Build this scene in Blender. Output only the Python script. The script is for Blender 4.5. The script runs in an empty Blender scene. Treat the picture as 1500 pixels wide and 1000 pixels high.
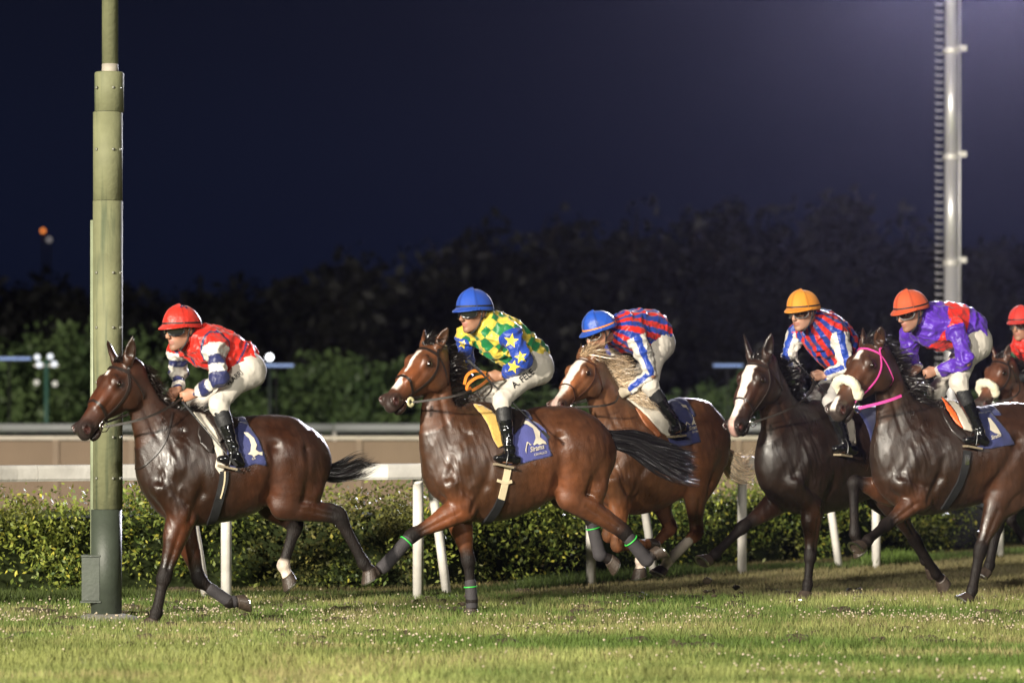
import bpy, math, random
import numpy as np
import openvdb
from mathutils import Vector, Matrix
from mathutils.bvhtree import BVHTree

R = math.radians
C = bpy.context.scene.collection
scene = bpy.context.scene

# ------------------------------------------------------------------ camera
F_PX, CAM_H, HOR = 5460.0, 1.5, 609.0     # focal length in photo pixels, eye height, horizon row
cam_d = bpy.data.cameras.new('camera')
cam = bpy.data.objects.new('camera', cam_d); C.objects.link(cam)
cam.location = (0, 0, CAM_H); cam.rotation_euler = (R(90), 0, 0)
cam_d.sensor_width = 36.0; cam_d.lens = F_PX/1500*36; cam_d.shift_y = (HOR-500)/1500
cam_d.clip_start = 0.5; cam_d.clip_end = 3000
cam_d.dof.use_dof = True; cam_d.dof.focus_distance = 28.3; cam_d.dof.aperture_fstop = 2.2
scene.camera = cam

# ------------------------------------------------------------------ night sky
world = bpy.data.worlds.new('World'); scene.world = world; world.use_nodes = True
wn = world.node_tree; wn.nodes.clear()
def wnode(t, **k):
    n = wn.nodes.new(t)
    for a, b in k.items(): setattr(n, a, b)
    return n
w_out = wnode('ShaderNodeOutputWorld'); w_bg = wnode('ShaderNodeBackground')
w_tc = wnode('ShaderNodeTexCoord'); w_sep = wnode('ShaderNodeSeparateXYZ')
wn.links.new(w_tc.outputs['Generated'], w_sep.inputs[0])
w_ramp = wnode('ShaderNodeValToRGB')
wn.links.new(w_sep.outputs['Z'], w_ramp.inputs['Fac'])
cr = w_ramp.color_ramp
cr.elements[0].position = 0.0; cr.elements[0].color = (0.0022, 0.0026, 0.0052, 1)
cr.elements[1].position = 0.12; cr.elements[1].color = (0.0042, 0.0054, 0.0135, 1)
e = cr.elements.new(0.04); e.color = (0.0040, 0.0060, 0.0175, 1)
e = cr.elements.new(0.075); e.color = (0.0044, 0.0062, 0.0170, 1)
wn.links.new(w_ramp.outputs['Color'], w_bg.inputs['Color'])
w_bg.inputs['Strength'].default_value = 1.0
wn.links.new(w_bg.outputs[0], w_out.inputs['Surface'])

# ------------------------------------------------------------------ floodlights (banks of lamps on their masts)
def flood(name, loc, target, power, col, size=2.5, cone=60):
    l = bpy.data.lights.new(name, 'SPOT'); l.energy = power; l.color = col
    l.shadow_soft_size = size; l.spot_size = R(cone); l.spot_blend = 0.6
    o = bpy.data.objects.new(name, l); C.objects.link(o); o.location = loc
    o.rotation_euler = (Vector(target)-Vector(loc)).to_track_quat('-Z', 'Y').to_euler()
    return o
LAMP_KEY = flood('floodlight', (-31, -20, 15.5), (0, 30, 1), 315000, (1.0, 0.92, 0.78), 1.2, 70)
LAMP_KEY2 = flood('floodlight', (-13, -30, 17), (0, 32, 1), 90000, (1.0, 0.94, 0.82), 1.2, 60)
LAMP_SIDE = flood('floodlight', (34, -28, 17), (2, 33, 1), 38000, (1.0, 0.95, 0.86), 1.2, 60)
LAMP_BACK = flood('floodlight', (8.3, 64.0, 11.0), (-1, 26, 0), 62000, (0.90, 0.88, 1.0), 0.8, 120)

scene.view_settings.view_transform = 'Standard'; scene.view_settings.look = 'None'
scene.view_settings.gamma = 1.0; scene.view_settings.exposure = 0.0
scene.view_settings.use_curve_mapping = False
scene.cycles.use_denoising = True
scene.cycles.max_bounces = 6

# ------------------------------------------------------------------ small helpers
def ray(px, py):
    return np.array([(px-750)/F_PX, 1.0, -(py-HOR)/F_PX])
def wpt(px, py, Y):
    return np.array([0, 0, CAM_H]) + ray(px, py)*Y
def wx(px, Y): return (px-750)/F_PX*Y

def tag(o, label=None, cat=None, group=None, kind=None):
    if label: o['label'] = label
    if cat: o['category'] = cat
    if group: o['group'] = group
    if kind: o['kind'] = kind
    return o

def mesh_np(name, V, faces, mat=None, smooth=True, cols=None, fmat=None):
    """V (n,3) ; faces (m,k) int array or a list of lists"""
    me = bpy.data.meshes.new(name)
    V = np.asarray(V, dtype=np.float32)
    if isinstance(faces, np.ndarray):
        m, k = faces.shape
        me.vertices.add(len(V)); me.vertices.foreach_set('co', V.ravel())
        me.loops.add(m*k); me.loops.foreach_set('vertex_index', faces.astype(np.int32).ravel())
        me.polygons.add(m)
        me.polygons.foreach_set('loop_start', np.arange(0, m*k, k, dtype=np.int32))
        me.update(calc_edges=True)
    else:
        me.from_pydata([tuple(v) for v in V], [], [tuple(f) for f in faces]); me.update()
    if cols is not None:
        a = me.color_attributes.new('Col', 'FLOAT_COLOR', 'POINT')
        c4 = np.ones((len(V), 4), dtype=np.float32); c4[:, :3] = cols
        a.data.foreach_set('color', c4.ravel())
    if smooth: me.polygons.foreach_set('use_smooth', np.ones(len(me.polygons), dtype=bool))
    if mat is not None:
        for m_ in (mat if isinstance(mat, list) else [mat]): me.materials.append(m_)
    if fmat is not None: me.polygons.foreach_set('material_index', np.asarray(fmat, dtype=np.int32))
    me.validate()
    return me
def link(name, me, parent=None):
    o = bpy.data.objects.new(name, me); C.objects.link(o)
    if parent: o.parent = parent
    return o
def empty(name, loc=(0, 0, 0), rz=0):
    o = bpy.data.objects.new(name, None); C.objects.link(o); o.location = loc; o.rotation_euler = (0, 0, rz)
    o.empty_display_size = 0.2
    return o
class MB:
    """collects pieces into one mesh"""
    def __init__(s): s.v = []; s.f = []; s.m = []; s.n = 0
    def add(s, V, F, m=0):
        V = np.asarray(V, float)
        s.v.append(V); s.f += [tuple(i+s.n for i in f) for f in F]; s.m += [m]*len(F); s.n += len(V)
    def box(s, c, d, m=0, rot=None, taper=1.0):
        x, y, z = [q/2 for q in d]
        V = np.array([[-x,-y,-z],[x,-y,-z],[x,y,-z],[-x,y,-z],[-x*taper,-y*taper,z],[x*taper,-y*taper,z],[x*taper,y*taper,z],[-x*taper,y*taper,z]])
        if rot is not None: V = V@np.asarray(rot).T
        s.add(V+np.asarray(c), [(3,2,1,0),(4,5,6,7),(0,1,5,4),(1,2,6,5),(2,3,7,6),(3,0,4,7)], m)
    def tube(s, pts, r, n=8, m=0, caps=True):
        P = np.asarray(pts, float); k = len(P)
        rr = np.full(k, r) if np.isscalar(r) else np.asarray(r, float)
        T = np.gradient(P, axis=0); T /= np.linalg.norm(T, axis=1)[:, None]+1e-9
        up = np.array([0, 0, 1.0]) if abs(T[0][2]) < .9 else np.array([1.0, 0, 0])
        V = []
        a = np.cross(T[0], up); a /= np.linalg.norm(a)
        for i in range(k):
            a = a-T[i]*a.dot(T[i]); a /= np.linalg.norm(a)+1e-9; b = np.cross(T[i], a)
            th = np.arange(n)*2*np.pi/n
            V.append(P[i]+rr[i]*(np.cos(th)[:, None]*a+np.sin(th)[:, None]*b))
        V = np.concatenate(V)
        F = [(i*n+j, i*n+(j+1) % n, (i+1)*n+(j+1) % n, (i+1)*n+j) for i in range(k-1) for j in range(n)]
        if caps: F += [tuple(range(n))[::-1], tuple((k-1)*n+j for j in range(n))]
        s.add(V, F, m)
    def lathe(s, prof, c, n=24, m=0, M=None):
        """prof: list of (r, z)"""
        th = np.arange(n)*2*np.pi/n
        V = np.concatenate([np.stack([r*np.cos(th), r*np.sin(th), np.full(n, z)], 1) for r, z in prof])
        if M is not None: V = V@np.asarray(M).T
        k = len(prof)
        F = [(i*n+j, i*n+(j+1) % n, (i+1)*n+(j+1) % n, (i+1)*n+j) for i in range(k-1) for j in range(n)]
        F += [tuple(range(n))[::-1], tuple((k-1)*n+j for j in range(n))]
        s.add(V+np.asarray(c), F, m)
    def build(s, name, mat, parent=None, smooth=False, cols=None):
        me = mesh_np(name, np.concatenate(s.v), s.f, mat, smooth, cols)
        if isinstance(mat, list): me.polygons.foreach_set('material_index', s.m)
        return link(name, me, parent)

# value noise on points
_rng = np.random.RandomState(7)
_NT = _rng.rand(32, 32, 32).astype(np.float32)
def vnoise(P, scale=1.0, seed=0):
    Q = np.asarray(P)*scale+seed*7.31+100.0
    i = np.floor(Q).astype(int); f = Q-i; f = f*f*(3-2*f); i %= 32; j = (i+1) % 32
    x0, y0, z0 = i.T; x1, y1, z1 = j.T; fx, fy, fz = f.T
    c = lambda a, b, d: _NT[a, b, d]
    return ((c(x0,y0,z0)*(1-fx)+c(x1,y0,z0)*fx)*(1-fy)+(c(x0,y1,z0)*(1-fx)+c(x1,y1,z0)*fx)*fy)*(1-fz) + \
           ((c(x0,y0,z1)*(1-fx)+c(x1,y0,z1)*fx)*(1-fy)+(c(x0,y1,z1)*(1-fx)+c(x1,y1,z1)*fx)*fy)*fz
def fbm(P, scale=1.0, seed=0, o=3):
    r = 0; a = 1; t = 0
    for k in range(o): r = r+a*vnoise(P, scale*2**k, seed+k); t += a; a *= .5
    return r/t
def sstep(a, b, x):
    t = np.clip((x-a)/(b-a), 0, 1); return t*t*(3-2*t)

# ------------------------------------------------------------------ sculpting field (signed distances)
class SDF:
    def __init__(s, lo, hi, vox):
        s.lo = np.array(lo, float); s.vox = vox
        s.n = np.ceil((np.array(hi)-s.lo)/vox).astype(int)+1
        s.a = np.full(s.n, 0.5, dtype=np.float32)
    def sub(s, lo, hi):
        i0 = np.clip(np.floor((np.array(lo)-s.lo)/s.vox).astype(int), 0, s.n)
        i1 = np.clip(np.ceil((np.array(hi)-s.lo)/s.vox).astype(int)+1, 0, s.n)
        if np.any(i1 <= i0): return None, None
        ax = [(s.lo[k]+s.vox*np.arange(i0[k], i1[k])).astype(np.float32) for k in range(3)]
        return tuple(slice(i0[k], i1[k]) for k in range(3)), (ax[0][:, None, None], ax[1][None, :, None], ax[2][None, None, :])
    def merge(s, sl, d, k, mode='add'):
        a = s.a[sl]
        if mode == 'cut':
            d = -d
            if k > 0:
                h = np.maximum(k-np.abs(a-d), 0)/k; s.a[sl] = np.maximum(a, d)+h*h*k*.25
            else: s.a[sl] = np.maximum(a, d)
        else:
            if k > 0:
                h = np.maximum(k-np.abs(a-d), 0)/k; s.a[sl] = np.minimum(a, d)-h*h*k*.25
            else: s.a[sl] = np.minimum(a, d)
    def ell(s, c, r, M=None, k=.02, mode='add'):
        c = np.asarray(c, float); r = np.asarray(r, float); m = r.max()+k+3*s.vox
        sl, X = s.sub(c-m, c+m)
        if sl is None: return
        x, y, z = X[0]-c[0], X[1]-c[1], X[2]-c[2]
        if M is not None:
            M = np.asarray(M, float)          # columns are the axes
            x, y, z = (x*M[0, i]+y*M[1, i]+z*M[2, i] for i in range(3))
        k0 = np.sqrt((x/r[0])**2+(y/r[1])**2+(z/r[2])**2)
        k1 = np.sqrt((x/r[0]**2)**2+(y/r[1]**2)**2+(z/r[2]**2)**2)+1e-6
        s.merge(sl, (k0*(k0-1)/k1).astype(np.float32), k, mode)
    def chain(s, st, k=.03, w=(0, 1, 0), sub=4, mode='add', kk=0.0):
        """st: list of (point, r_in_plane, r_lateral); smooth tube through the stations"""
        P = np.array([q[0] for q in st], float); A = np.array([[q[1], q[2]] for q in st], float)
        n = len(P)
        if n > 2 and sub > 1:
            D = np.concatenate([P, A], 1)
            E = np.concatenate([[2*D[0]-D[1]], D, [2*D[-1]-D[-2]]])
            out = []
            for i in range(n-1):
                p0, p1, p2, p3 = E[i:i+4]
                for t in np.arange(sub)/sub:
                    out.append(.5*((2*p1)+(-p0+p2)*t+(2*p0-5*p1+4*p2-p3)*t*t+(-p0+3*p1-3*p2+p3)*t**3))
            out.append(D[-1]); D = np.array(out); P = D[:, :3]; A = np.maximum(D[:, 3:], 1e-3)
        m = A.max()+k+3*s.vox
        sl, X = s.sub(P.min(0)-m, P.max(0)+m)
        if sl is None: return
        x, y, z = X
        T = np.full(s.a[sl].shape, 9.0, dtype=np.float32)
        off = [q.start for q in sl]
        wv = np.asarray(w, float)
        for i in range(len(P)-1):
            a, b = P[i], P[i+1]; L = np.linalg.norm(b-a)
            if L < 1e-6: continue
            u = (b-a)/L; ww = wv-u*wv.dot(u); ww /= np.linalg.norm(ww)+1e-9; v = np.cross(ww, u)
            mm = max(A[i].max(), A[i+1].max())+k+3*s.vox
            s2, X2 = s.sub(np.minimum(a, b)-mm, np.maximum(a, b)+mm)
            if s2 is None: continue
            x, y, z = X2[0]-a[0], X2[1]-a[1], X2[2]-a[2]
            pu = x*u[0]+y*u[1]+z*u[2]; pv = x*v[0]+y*v[1]+z*v[2]; pw = x*ww[0]+y*ww[1]+z*ww[2]
            t = np.clip(pu/L, 0, 1); e = pu-t*L
            rv = A[i, 0]+(A[i+1, 0]-A[i, 0])*t; rw = A[i, 1]+(A[i+1, 1]-A[i, 1])*t
            ra = .5*(rv+rw)
            k0 = np.sqrt((pv/rv)**2+(pw/rw)**2+(e/ra)**2)
            k1 = np.sqrt((pv/rv**2)**2+(pw/rw**2)**2+(e/ra**2)**2)+1e-5
            d = np.where(k0 < .02, -np.minimum(rv, rw), k0*(k0-1)/k1).astype(np.float32)
            s3 = tuple(slice(s2[q].start-off[q], s2[q].stop-off[q]) for q in range(3))
            if kk > 0:
                o = T[s3]; h = np.maximum(kk-np.abs(o-d), 0)/kk; T[s3] = np.minimum(o, d)-h*h*kk*.25
            else: T[s3] = np.minimum(T[s3], d)
        s.merge(sl, T, k, mode)
    def mesh(s):
        b = 3*s.vox
        g = openvdb.FloatGrid(b)
        arr = np.clip(s.a, -b, b).astype(np.float32)
        arr[0], arr[-1] = b, b; arr[:, 0], arr[:, -1] = b, b; arr[:, :, 0], arr[:, :, -1] = b, b
        g.copyFromArray(arr)
        P, Q = g.convertToQuads(0.0)
        P = P.astype(np.float64)*s.vox+s.lo; Q = Q.astype(np.int64)
        a, b_, c = P[Q[:, 0]], P[Q[:, 1]], P[Q[:, 2]]
        if np.einsum('ij,ij->', a, np.cross(b_, c)) < 0: Q = Q[:, ::-1]
        return P, Q
def normals(P, Q):
    n = np.cross(P[Q[:, 2]]-P[Q[:, 0]], P[Q[:, 3]]-P[Q[:, 1]]); N = np.zeros_like(P)
    for k in range(4): np.add.at(N, Q[:, k], n)
    return N/(np.linalg.norm(N, axis=1)[:, None]+1e-12)
def smooth_verts(P, Q, it=1, f=.5):
    for _ in range(it):
        S = np.zeros_like(P); W = np.zeros(len(P))
        for a, b in ((0, 1), (1, 2), (2, 3), (3, 0)):
            np.add.at(S, Q[:, a], P[Q[:, b]]); np.add.at(S, Q[:, b], P[Q[:, a]])
            np.add.at(W, Q[:, a], 1); np.add.at(W, Q[:, b], 1)
        P = P*(1-f)+f*S/np.maximum(W, 1)[:, None]
    return P
def bvh_of(P, Q): return BVHTree.FromPolygons([Vector(p) for p in P], Q.tolist())
def seg_t(P, a, b):
    a = np.asarray(a); d = np.asarray(b)-a; L = d.dot(d)
    t = (P-a)@d/L; tc = np.clip(t, 0, 1)
    return t, np.linalg.norm(P-(a+tc[:, None]*d), axis=1)

# a frame of a horse (x forward, y towards its left side, z up)
class Frame:
    def __init__(s, x0, Y0, psi):
        s.psi = R(psi); c, si = math.cos(s.psi), math.sin(s.psi)
        s.O = np.array([(x0-750)/F_PX*Y0, Y0, 0.0])
        s.M = np.array([[-c, si, 0], [-si, -c, 0], [0, 0, 1.0]])   # columns F, L, Z
        s.cam = (np.array([0, 0, CAM_H])-s.O)@s.M
        s.rz = math.pi+s.psi
    def rd(s, px, py): return ray(px, py)@s.M
    def pt(s, px, py, l=0.0):
        d = s.rd(px, py); t = (l-s.cam[1])/d[1]
        return s.cam+d*t
    def scale(s, p):     # photo pixels per metre at a point
        return F_PX/((s.O+s.M@p)[1])
    def px(s, p):
        w = s.O+s.M@np.asarray(p)
        return 750+w[0]/w[1]*F_PX, HOR-(w[2]-CAM_H)/w[1]*F_PX
    def hit(s, bvh, px, py, off=0.0):
        d = s.rd(px, py); d = d/np.linalg.norm(d)
        h = bvh.ray_cast(Vector(s.cam), Vector(d))
        if h[0] is None: return None
        n = np.array(h[1])
        if n.dot(d) > 0: n = -n
        return np.array(h[0])+n*off
# ------------------------------------------------------------------ materials
def mat_new(name):
    m = bpy.data.materials.new(name); m.use_nodes = True
    nt = m.node_tree; b = nt.nodes['Principled BSDF']
    return m, nt, b
def setv(b, **k):
    for a, v in k.items():
        b.inputs[a.replace('_', ' ')].default_value = v
def pmat(name, col, rough=.5, metal=0.0, spec=.5, bump=0.0, bscale=60, var=0.0, vscale=8, coat=0.0, sheen=0.0):
    m, nt, b = mat_new(name)
    b.inputs['Base Color'].default_value = (*col, 1); b.inputs['Roughness'].default_value = rough
    b.inputs['Metallic'].default_value = metal; b.inputs['Specular IOR Level'].default_value = spec
    b.inputs['Coat Weight'].default_value = coat; b.inputs['Coat Roughness'].default_value = .12
    b.inputs['Sheen Weight'].default_value = sheen
    tc = nt.nodes.new('ShaderNodeTexCoord')
    if var:
        n = nt.nodes.new('ShaderNodeTexNoise'); n.inputs['Scale'].default_value = vscale; n.inputs['Detail'].default_value = 5
        nt.links.new(tc.outputs['Object'], n.inputs['Vector'])
        mr = nt.nodes.new('ShaderNodeMapRange'); mr.inputs[1].default_value = .25; mr.inputs[2].default_value = .75
        mr.inputs[3].default_value = 1-var; mr.inputs[4].default_value = 1+var
        nt.links.new(n.outputs['Fac'], mr.inputs[0])
        mx = nt.nodes.new('ShaderNodeMix'); mx.data_type = 'RGBA'; mx.blend_type = 'MULTIPLY'; mx.inputs[0].default_value = 1
        mx.inputs[6].default_value = (*col, 1); nt.links.new(mr.outputs[0], mx.inputs[7])
        nt.links.new(mx.outputs[2], b.inputs['Base Color'])
    if bump:
        n = nt.nodes.new('ShaderNodeTexNoise'); n.inputs['Scale'].default_value = bscale; n.inputs['Detail'].default_value = 4
        nt.links.new(tc.outputs['Object'], n.inputs['Vector'])
        bp = nt.nodes.new('ShaderNodeBump'); bp.inputs['Strength'].default_value = bump; bp.inputs['Distance'].default_value = .01
        nt.links.new(n.outputs['Fac'], bp.inputs['Height']); nt.links.new(bp.outputs[0], b.inputs['Normal'])
    return m
def attr_mat(name, rough=.4, spec=.5, bump=.3, bscale=120, stretch=(1, 1, 1), coat=0.0, sheen=0.0, rvar=0.0, var=.15, vscale=14, aniso=0.0, bdist=.004):
    m, nt, b = mat_new(name)
    at = nt.nodes.new('ShaderNodeAttribute'); at.attribute_name = 'Col'
    tc = nt.nodes.new('ShaderNodeTexCoord')
    mp = nt.nodes.new('ShaderNodeMapping'); mp.inputs['Scale'].default_value = stretch
    nt.links.new(tc.outputs['Object'], mp.inputs['Vector'])
    n = nt.nodes.new('ShaderNodeTexNoise'); n.inputs['Scale'].default_value = bscale; n.inputs['Detail'].default_value = 5
    nt.links.new(mp.outputs[0], n.inputs['Vector'])
    n2 = nt.nodes.new('ShaderNodeTexNoise'); n2.inputs['Scale'].default_value = vscale; n2.inputs['Detail'].default_value = 6
    nt.links.new(tc.outputs['Object'], n2.inputs['Vector'])
    mr = nt.nodes.new('ShaderNodeMapRange'); mr.inputs[1].default_value = .3; mr.inputs[2].default_value = .7
    mr.inputs[3].default_value = 1-var; mr.inputs[4].default_value = 1+var
    nt.links.new(n2.outputs['Fac'], mr.inputs[0])
    mx = nt.nodes.new('ShaderNodeMix'); mx.data_type = 'RGBA'; mx.blend_type = 'MULTIPLY'; mx.inputs[0].default_value = 1
    nt.links.new(at.outputs['Color'], mx.inputs[6]); nt.links.new(mr.outputs[0], mx.inputs[7])
    nt.links.new(mx.outputs[2], b.inputs['Base Color'])
    b.inputs['Roughness'].default_value = rough
    if rvar:
        r2 = nt.nodes.new('ShaderNodeMapRange'); r2.inputs[1].default_value = .3; r2.inputs[2].default_value = .7
        r2.inputs[3].default_value = rough-rvar; r2.inputs[4].default_value = rough+rvar
        n3 = nt.nodes.new('ShaderNodeTexNoise'); n3.inputs['Scale'].default_value = 7; n3.inputs['Detail'].default_value = 7
        nt.links.new(mp.outputs[0], n3.inputs['Vector']); nt.links.new(n3.outputs['Fac'], r2.inputs[0])
        nt.links.new(r2.outputs[0], b.inputs['Roughness'])
    b.inputs['Specular IOR Level'].default_value = spec; b.inputs['Coat Weight'].default_value = coat
    b.inputs['Coat Roughness'].default_value = .22; b.inputs['Sheen Weight'].default_value = sheen
    b.inputs['Anisotropic'].default_value = aniso
    bp = nt.nodes.new('ShaderNodeBump'); bp.inputs['Strength'].default_value = bump; bp.inputs['Distance'].default_value = bdist
    nt.links.new(n.outputs['Fac'], bp.inputs['Height']); nt.links.new(bp.outputs[0], b.inputs['Normal'])
    return m
M_COAT = attr_mat('wet horse coat', rough=.39, spec=.5, bump=.75, bscale=190, stretch=(1, 1, .45), coat=.13, rvar=.14, var=.24, vscale=16, bdist=.0035, sheen=.02)
M_COATLEG = attr_mat('lower leg coat', rough=.62, spec=.25, bump=.9, bscale=110, stretch=(1, 1, .4), coat=0, rvar=.1, var=.45, vscale=14, bdist=.006)
M_SKIN = attr_mat('skin', rough=.5, spec=.4, bump=.2, bscale=160, var=.08)
M_SILK = attr_mat('racing silk', rough=.42, spec=.42, bump=.6, bscale=30, coat=.0, sheen=.15, var=.16, vscale=10, bdist=.012)
M_CLOTH = attr_mat('breeches cloth', rough=.7, spec=.3, bump=.3, bscale=70, sheen=.1, var=.05)
M_HAIR = attr_mat('horse hair', rough=.33, spec=.6, bump=.1, var=.2, vscale=40)
M_HOOF = pmat('hoof horn', (.045, .032, .024), .45, bump=.4, bscale=90, var=.4, vscale=30)
M_SHOE = pmat('shoe metal', (.6, .58, .55), .28, 1.0)
M_EYE = pmat('horse eye', (.012, .006, .004), .04, spec=.9, coat=1.0)
M_LEATH = pmat('dark leather', (.018, .012, .010), .38, bump=.2, bscale=200, coat=.2)
M_BROWNL = pmat('brown leather', (.05, .02, .012), .4, bump=.2, bscale=200, coat=.2)
M_METAL = pmat('bit metal', (.75, .73, .70), .2, 1.0)
M_WRAP = pmat('leg wrap', (.035, .031, .034), .75, bump=.5, bscale=150, var=.25, vscale=20)
M_GREEN = pmat('green tape', (.04, .45, .06), .5)
M_NAVY = pmat('navy cloth', (.022, .028, .11), .7, bump=.35, bscale=120, var=.2, vscale=14, sheen=.2)
M_PRINT = pmat('printed white', (.50, .45, .36), .8, bump=.2, bscale=150)
M_BLACKC = pmat('black elastic', (.010, .010, .011), .6, bump=.3, bscale=200)
M_PINK = pmat('pink webbing', (.62, .06, .30), .45, bump=.2, bscale=150)
M_FLEECE = pmat('sheepskin', (.78, .70, .50), .95, bump=1.0, bscale=120, sheen=.5)
M_MINK = pmat('nostril lining', (.30, .11, .09), .5)

def lerp3(a, b, t): return np.asarray(a)*(1-t[:, None])+np.asarray(b)*t[:, None]

FORE_R = [(.115, .080), (.094, .066), (.040, .036), (.033, .029), (.030, .028)]

def hoof_mesh(cor, sole, lat, r0=.041, r1=.058):
    """a slanted horn capsule between the coronet and the sole; lat: sideways axis"""
    cor, sole, lat = map(lambda q: np.asarray(q, float), (cor, sole, lat))
    a = sole-cor; L = max(np.linalg.norm(a), 1e-3); a /= L; L = .075
    lat = lat-a*lat.dot(a); lat /= np.linalg.norm(lat)
    t = np.array([-a[2]*1.0, 0, a[0]*1.0]); t = t-a*t.dot(a); t -= lat*t.dot(lat); t /= np.linalg.norm(t)+1e-9
    if np.dot(np.cross(lat, a), t) < 0: pass
    n = 20; th = np.arange(n)*2*np.pi/n; V = []
    for q, (r, h, sh) in enumerate([(r0*.9, -.006, 0), (r0*1.03, 0, 0), (r0*1.05, .008, .002), (r1*.9, L*.55, .014), (r1, L, .026)]):
        fx = np.cos(th)*r*1.08+sh; wy = np.sin(th)*r
        fx = np.where(np.cos(th) < 0, fx*.8+.0, fx)
        hh = h+(np.cos(th) < 0)*np.cos(th)*(-.3)*0*h
        hgt = h*(1-.22*(1-np.cos(th))/2) if h > .01 else h+0*th
        V.append(cor+t*fx[:, None]+lat*wy[:, None]+a*(hgt[:, None] if np.ndim(hgt) else hgt))
    k = len(V); ring = V[-1].copy(); V = np.concatenate(V)
    F = [(i*n+j, i*n+(j+1) % n, (i+1)*n+(j+1) % n, (i+1)*n+j) for i in range(k-1) for j in range(n)]
    F += [tuple(range(n))[::-1]]
    c = ring.mean(0)-a*.006; V = np.concatenate([V, [c]])
    F += [((k-1)*n+j, (k-1)*n+(j+1) % n, len(V)-1) for j in range(n)]
    # shoe: flat ring round the front of the sole
    c2 = ring.mean(0); SV = []; SF = []
    idx = [j for j in range(n) if np.cos(th[j]) > -.75]; idx = sorted(idx, key=lambda j: (th[j] if th[j] < np.pi else th[j]-2*np.pi))
    for j in idx:
        o = ring[j]; i_ = c2+(o-c2)*.72
        SV += [o+a*.001, o+a*.010, i_+a*.010, i_+a*.001]
    for q in range(len(idx)-1):
        for s_ in range(4): SF.append((q*4+s_, q*4+(s_+1) % 4, (q+1)*4+(s_+1) % 4, (q+1)*4+s_))
    SF += [(3, 2, 1, 0), tuple(len(SV)-4+q for q in range(4))]
    return (V, F), (np.array(SV), SF)

def ribbon_on(bvh, pts, width, thick=.005, off=.002, sub=6, closed=False, snap=True):
    """flat strap following a surface through the points"""
    P = np.array(pts, float)
    if closed: P = np.concatenate([P, P[:1]])
    E = np.concatenate([[2*P[0]-P[1]], P, [2*P[-1]-P[-2]]]) if not closed else np.concatenate([P[-2:-1], P, P[1:2]])
    out = []
    for i in range(len(P)-1):
        p0, p1, p2, p3 = E[i:i+4]
        for t in np.arange(sub)/sub:
            out.append(.5*((2*p1)+(-p0+p2)*t+(2*p0-5*p1+4*p2-p3)*t*t+(-p0+3*p1-3*p2+p3)*t**3))
    out.append(P[-1]); Q = []; N = []
    for p in out:
        h = bvh.find_nearest(Vector(p))
        n = np.array(h[1]); q = np.array(h[0])
        if not snap or np.linalg.norm(q-p) > .06: q = np.array(p); n = n
        Q.append(q); N.append(n)
    Q = np.array(Q); N = np.array(N)
    for _ in range(2): Q[1:-1] = (Q[:-2]+2*Q[1:-1]+Q[2:])/4; N[1:-1] = (N[:-2]+2*N[1:-1]+N[2:])/4
    N /= np.linalg.norm(N, axis=1)[:, None]+1e-9
    T = np.gradient(Q, axis=0); B = np.cross(T, N); B /= np.linalg.norm(B, axis=1)[:, None]+1e-9
    V = []
    for q, n, b in zip(Q, N, B):
        V += [q-b*width/2+n*off*0, q+b*width/2+n*off*0, q+b*width/2+n*(off+thick), q-b*width/2+n*(off+thick)]
    F = []
    for i in range(len(Q)-1):
        for s_ in range(4): F.append((i*4+s_, i*4+(s_+1) % 4, (i+1)*4+(s_+1) % 4, (i+1)*4+s_))
    F += [(3, 2, 1, 0), tuple(len(V)-4+q for q in range(4))]
    return np.array(V), F

def strands(n, root_fn, path_fn, w0, seed, seg=8, col0=(.01, .008, .008), colv=.4):
    """many tapered hair ribbons; path_fn(root, u, rng) -> (seg+1, 3)"""
    rng = np.random.RandomState(seed); V = []; F = []; Cc = []
    for i in range(n):
        r, u = root_fn(rng); P = path_fn(r, u, rng)
        T = np.gradient(P, axis=0); a = rng.normal(size=3); B = np.cross(T, a); B /= np.linalg.norm(B, axis=1)[:, None]+1e-9
        tt = np.linspace(0, 1, len(P)); w = w0*(.7+.6*rng.rand())*(1-tt**2.5*.9)
        base = len(V)*0
        V.append(np.stack([P-B*w[:, None]/2, P+B*w[:, None]/2], 1).reshape(-1, 3))
        c = np.array(col0)*(1+colv*(rng.rand()*2-1)); Cc.append(np.tile(c, (2*len(P), 1)))
    k = len(V[0]); Vn = np.concatenate(V); m = k//2
    q = np.array([[2*j, 2*j+1, 2*j+3, 2*j+2] for j in range(m-1)])
    F = (q[None]+(np.arange(n)*k)[:, None, None]).reshape(-1, 4)
    return Vn, F, np.concatenate(Cc)

FIGS = {}

def in_poly(x, y, poly):
    p = np.asarray(poly, float); ins = np.zeros(x.shape, bool); j = len(p)-1
    for i in range(len(p)):
        c = ((p[i, 1] > y) != (p[j, 1] > y)) & (x < (p[j, 0]-p[i, 0])*(y-p[i, 1])/(p[j, 1]-p[i, 1]+1e-12)+p[i, 0])
        ins ^= c; j = i
    return ins

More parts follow.
